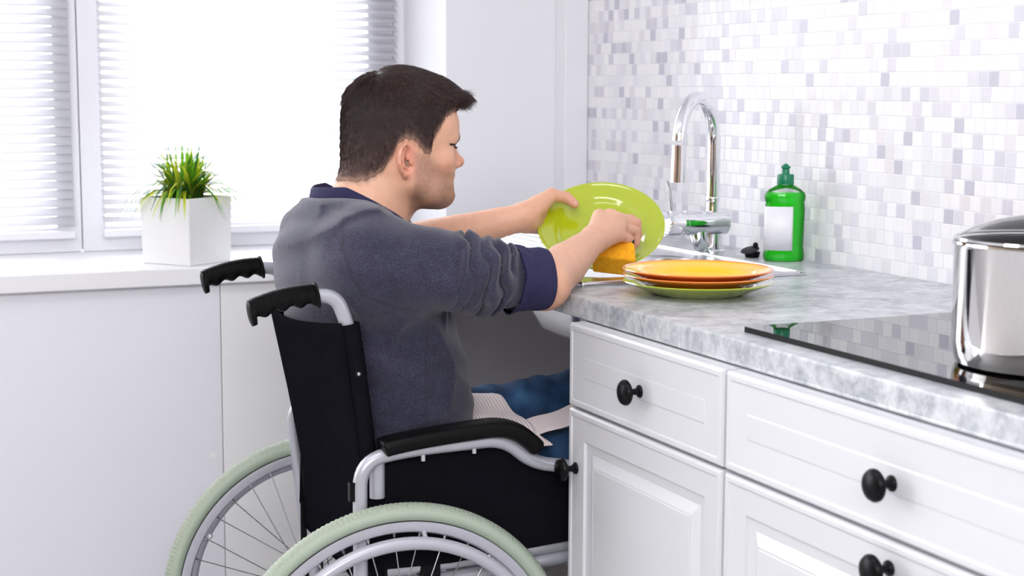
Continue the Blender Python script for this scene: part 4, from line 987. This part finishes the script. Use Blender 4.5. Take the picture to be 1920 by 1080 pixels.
def folds(P, D):
    t, ph, rr = armpar(P); on = sstep(t, .12, .30)*sstep(-rr, -.14, -.10)*(P[:, 1] < -.08)
    b = sstep(t, .50, .62)*sstep(-t, -1.0, -.93)*(P[:, 1] < -.12)*sstep(-rr, -.12, -.10)
    w1 = t*AL+.0085*np.sin(ph*2.0+1.0)+.005*np.sin(ph*5+t*22)
    ring = (np.abs(np.sin(w1*PI/.0235))**.8-.55)*.0150*(1+.5*np.sin(ph*1.0+t*14)) 
    D = D-b*ring
    # soft drag folds from the armpit over the upper sleeve
    w2 = (P[:, 0]*.75+P[:, 2]*1.0)+.015*np.sin(P[:, 0]*30)
    D = D-on*(1-b)*.0032*np.sin(w2*95+ph)*sstep(t, .25, .45)
    # torso: broad creases
    tr = (1-on)
    D = D-tr*(.0014*np.sin(P[:, 0]*38+P[:, 2]*52+2*np.sin(P[:, 1]*14))+.0018*np.sin(P[:, 2]*95+P[:, 0]*30+P[:, 1]*25))
    # creases on the upper back running to the collar
    ub = sstep(P[:, 2], .93, 1.0)*(P[:, 0] < .06)*(1-on)
    for pl_, wd_, am_, y0_, y1_ in RIDGES:
        sd2 = np.full(len(P), 9.)
        for a_, b_ in zip(pl_[:-1], pl_[1:]):
            a_ = np.array(a_); e_ = np.array(b_)-a_; q_ = P[:, [0, 2]]-a_; u_ = np.clip(q_@e_/(e_@e_), 0, 1); sd2 = np.minimum(sd2, np.linalg.norm(q_-u_[:, None]*e_, axis=1))
        D = D-am_*np.exp(-np.abs(sd2/wd_)**1.3)*sstep(P[:, 1], y0_-.02, y0_)*sstep(-P[:, 1], -y1_-.02, -y1_)*sstep(-D, -.03, -.015)
    # neck opening
    nk = np.sqrt(((P[:, 0]-.018)/.072)**2+(P[:, 1]/.068)**2); open_ = (nk-1)*.06
    D = np.where(P[:, 2] > .99, np.maximum(D, -np.where(P[:, 2] > .99, open_, 1)), D)
    D = np.maximum(D, .575-P[:, 2])
    D = D+.0055*sstep(t, .975, 1.02)*(P[:, 1] < -.12)*(rr < .12)
    D = np.where((P[:, 1] < -.12)&(rr < .12)&(t > .5), np.maximum(D, (t-1.07)*AL), D)
    return D
wv, wf = mesh_sdf(SW, (-.22, -.33, .55), (.33, .40, 1.10), .0032, post=folds, marg=.09); wv = relax(wv, wf, 1)
sweater = fast_obj('sweater', wv, wf, M['sweater'], person)
# stitched seams: round the armhole and down the side
t, ph, rr = armpar(wv); seam = np.zeros(len(wv))
SP = np.array([(-.038, 1.058), (-.062, 1.027), (-.070, .986), (-.063, .944), (-.042, .914), (.005, .893), (.05, .884)]); sd_ = np.full(len(wv), 9.)
for a_, b_ in zip(SP[:-1], SP[1:]):
    q_ = wv[:, [0, 2]]-a_; e_ = b_-a_; u_ = np.clip(q_@e_/(e_@e_), 0, 1); sd_ = np.minimum(sd_, np.linalg.norm(q_-u_[:, None]*e_, axis=1))
seam = np.where(wv[:, 1] < -.08, np.exp(-(sd_/.0019)**2), seam)
sdl = wv[:, 0]-.075; seam = np.maximum(seam, np.where((wv[:, 1] < -.08)&(wv[:, 2] < .855)&(wv[:, 2] > .58), np.exp(-(sdl/.0018)**2)*.7, 0))
attr_f(sweater, 'seam', seam)
# collar band
N = 96; n = 12; V = []
for i in range(N):
    a = 2*PI*i/N; cx = .014+.081*math.cos(a); cy = .081*math.sin(a); zz = 1.057-.44*max(0, cx+.035+.012*math.cos(a))+.004*abs(math.sin(a)); rad_ = Vector((math.cos(a), math.sin(a), 0)); tl = Vector((-.25*math.cos(a)-.05, -.25*math.sin(a), 1)).normalized()
    for k in range(n):
        b = 2*PI*k/n; V.append(Vector((cx, cy, zz))+tl*(.0130*math.sin(b))+rad_*(.0035*math.cos(b)))
MB().add(V, [(i*n+k, ((i+1) % N)*n+k, ((i+1) % N)*n+(k+1) % n, i*n+(k+1) % n) for i in range(N) for k in range(n)]).build('collar', M['rib'], sweater)
# ribbed cuffs
def cuff(a, b, r0, r1, parent):
    a = Vector(a); b = Vector(b); ax = (b-a).normalized(); x = ax.cross(Vector((0, 0, 1))).normalized(); y = x.cross(ax); N = 90; V = []; prof = []
    for k in range(13): u = k/12; prof.append((u, r0+(r1-r0)*u+.0012*math.sin(u*PI*3)))
    prof += [(1.0, r1-.004), (.97, r1-.0055), (.0, r0-.006)]
    L_ = (b-a).length
    for i in range(N):
        an = 2*PI*i/N
        for u, r in prof:
            rr_ = r+.0007*math.sin(an*45)+.0022*math.sin(an*3+1+u*2)+(.002*math.sin(an*7+u*9) if u < .4 else 0)
            V.append(a+ax*(u*L_)+(x*math.cos(an)+y*math.sin(an)*1.02)*rr_)
    k = len(prof); Fc = [(i*k+j, ((i+1) % N)*k+j, ((i+1) % N)*k+j+1, i*k+j+1) for i in range(N) for j in range(k-1)]
    return MB().add(V, Fc).build('cuff', M['rib'], parent, angle=70)
cuff(NC0-(NC1-NC0)*.08, NC1, .0535, .0490, sweater); cuff(FC, FC*.6+(FE*.75+FWR*.25)*.4, .043, .041, sweater)

# jeans, shoes
J = SDF(); J.ell((.085, 0, .59), (.12, .17, .09), .03)
for s in (-1, 1):
    kn_ = V3(.50, s*.135, .630 if s > 0 else .588); J.cone((.085, s*.092, .585 if s > 0 else .560), kn_, .088 if s > 0 else .080, .074, .04); J.chain([kn_, V3(.54, s*.12, .42), V3(.56, s*.11, .19)], [.072, .062, .055], .03)
def jf(P, D): return D-.0028*np.sin(P[:, 0]*60+P[:, 2]*40+3*np.sin(P[:, 1]*20))-.0016*np.sin(P[:, 0]*130-P[:, 2]*90)
jv, jfc = mesh_sdf(J, (-.09, -.25, .15), (.64, .25, .76), .005, post=jf, marg=.07)
jeans = fast_obj('jeans', jv, jfc, M['denim'], person)
for s in (-1, 1):
    S_ = SDF(); S_.cone((.545, s*.11, .15), (.67, s*.11, .138), .036, .030, .02); S_.cone((.55, s*.11, .20), (.55, s*.11, .15), .042, .036, .02)
    v_, f_ = mesh_sdf(S_, (.46, s*.11-.07, .09), (.74, s*.11+.07, .27), .005, post=lambda P, D: np.maximum(D, .1125-P[:, 2])); fast_obj('shoe', v_, f_, M['rubber'], person)
bt = MB().box(-.078, .17, -.165, .165, .585, .615)

# ------------------------------------------------------------------ tea towel over the lap
def lap_z(x, y):
    best = -1
    for s in (-1, 1):
        cz = .585+(.630-.585)*(x-.06)/.44; r = .088+(.074-.088)*(x-.06)/.44; yy = s*(.092+(.043)*(x-.06)/.44)
        q = r*r-(y-yy)**2; 
        if q > 0: best = max(best, cz+math.sqrt(q))
    return best if best > 0 else .60
tw = None
def sheet(fn, A, B, name, parent):
    V = []; st = []
    for j in range(B):
        for i in range(A):
            x, y, z, s_ = fn(i/(A-1), j/(B-1)); V.append((x, y, z)); st.append(s_)
    o = MB().add(V, [(j*A+i, j*A+i+1, (j+1)*A+i+1, (j+1)*A+i) for j in range(B-1) for i in range(A-1)]).build(name, M['towel'], parent, angle=80)
    sm = o.modifiers.new('s', 'SOLIDIFY'); sm.thickness = .0025; sm.offset = 0; attr_f(o, 'stripe', st); return o
def s1_(u, v):
    y = -.19+.23*v; x = .14+u*(.130+.022*(1-v)**2); k = sstep(y, -.12, .03); z = (.664-.35*max(0, -y-.12))*(1-k)+.692*k+.003*math.sin(y*70+x*30)
    return x, y, z, (x-.145)*1.0
def s2_(u, v):
    y = -.150+.062*v; x = .270+u*.13; z = .653+.034*u+.012*(v-.4)+.002*math.sin(x*70); return x, y-.25*(u-.5)*.0, z, (y+.3)*1.0
tw = sheet(s1_, 50, 60, 'tea_towel', None)
tw.location = (OX, OY, 0); tw.rotation_euler = (0, 0, HD); tag(tw, 'pink and white striped tea towel lying across the lap on the jeans', 'towel')
sheet(s2_, 40, 40, 'folded_corner', tw)

# ------------------------------------------------------------------ held plate and sponge
def W_(p): p = np.asarray(p); return Vector(CO+CH*p[0]+CN*p[1]+V3(0, 0, 1)*p[2])
pc = Vector(CAM+(FW*F_PX+RT*(1127-960)+UP*(540-427))*3.005/F_PX)
vt = (Vector(CAM)-pc).normalized(); upv = Vector(UP); upv = (upv-vt*upv.dot(vt)).normalized(); tl = math.asin(.685)
nz_ = (vt*math.sin(tl)+upv*math.cos(tl)).normalized(); xx = nz_.cross(Vector((0, 0, 1))).normalized(); yy = nz_.cross(xx)
Rp = Matrix((xx, yy, nz_)).transposed().to_4x4()
plate(pc-nz_*.014, .122, 'lime green dinner plate held up in both hands and being scrubbed', M['lime'], M['lime'], Rp)
spc = Vector(CAM+(FW*F_PX+RT*(1155-960)+UP*(540-480))*2.895/F_PX)
tq = empty('sponge', spc); tag(tq, 'yellow kitchen sponge with dark scouring side pressed on the held green plate', 'sponge')
Rs = Matrix((xx, nz_, -yy if yy.z < 0 else yy)).transposed().to_4x4()
if Rs.to_3x3().determinant() < 0: Rs = Matrix((-xx, nz_, -yy if yy.z < 0 else yy)).transposed().to_4x4()
Rs = Rs @ Matrix.Rotation(math.radians(-8), 4, 'Y')
tq.matrix_world = Matrix.Translation(spc) @ Rs
def sponge_part(name, xt, xb, y, z0, z1, m, bev):
    V = [(x*k, yy_*y, z) for z, x in ((z0, xb), (z1, xt)) for k, yy_ in ((-1, -1), (1, -1), (1, 1), (-1, 1))]
    return MB().add(V, [(3, 2, 1, 0), (4, 5, 6, 7), (0, 1, 5, 4), (1, 2, 6, 5), (2, 3, 7, 6), (3, 0, 4, 7)]).build(name, m, tq, bevel=bev, seg=3)
sponge_part('foam', .031, .041, .023, -.028, .020, M['sponge'], .006); sponge_part('scourer', .030, .031, .023, .020, .027, M['scour'], .002)
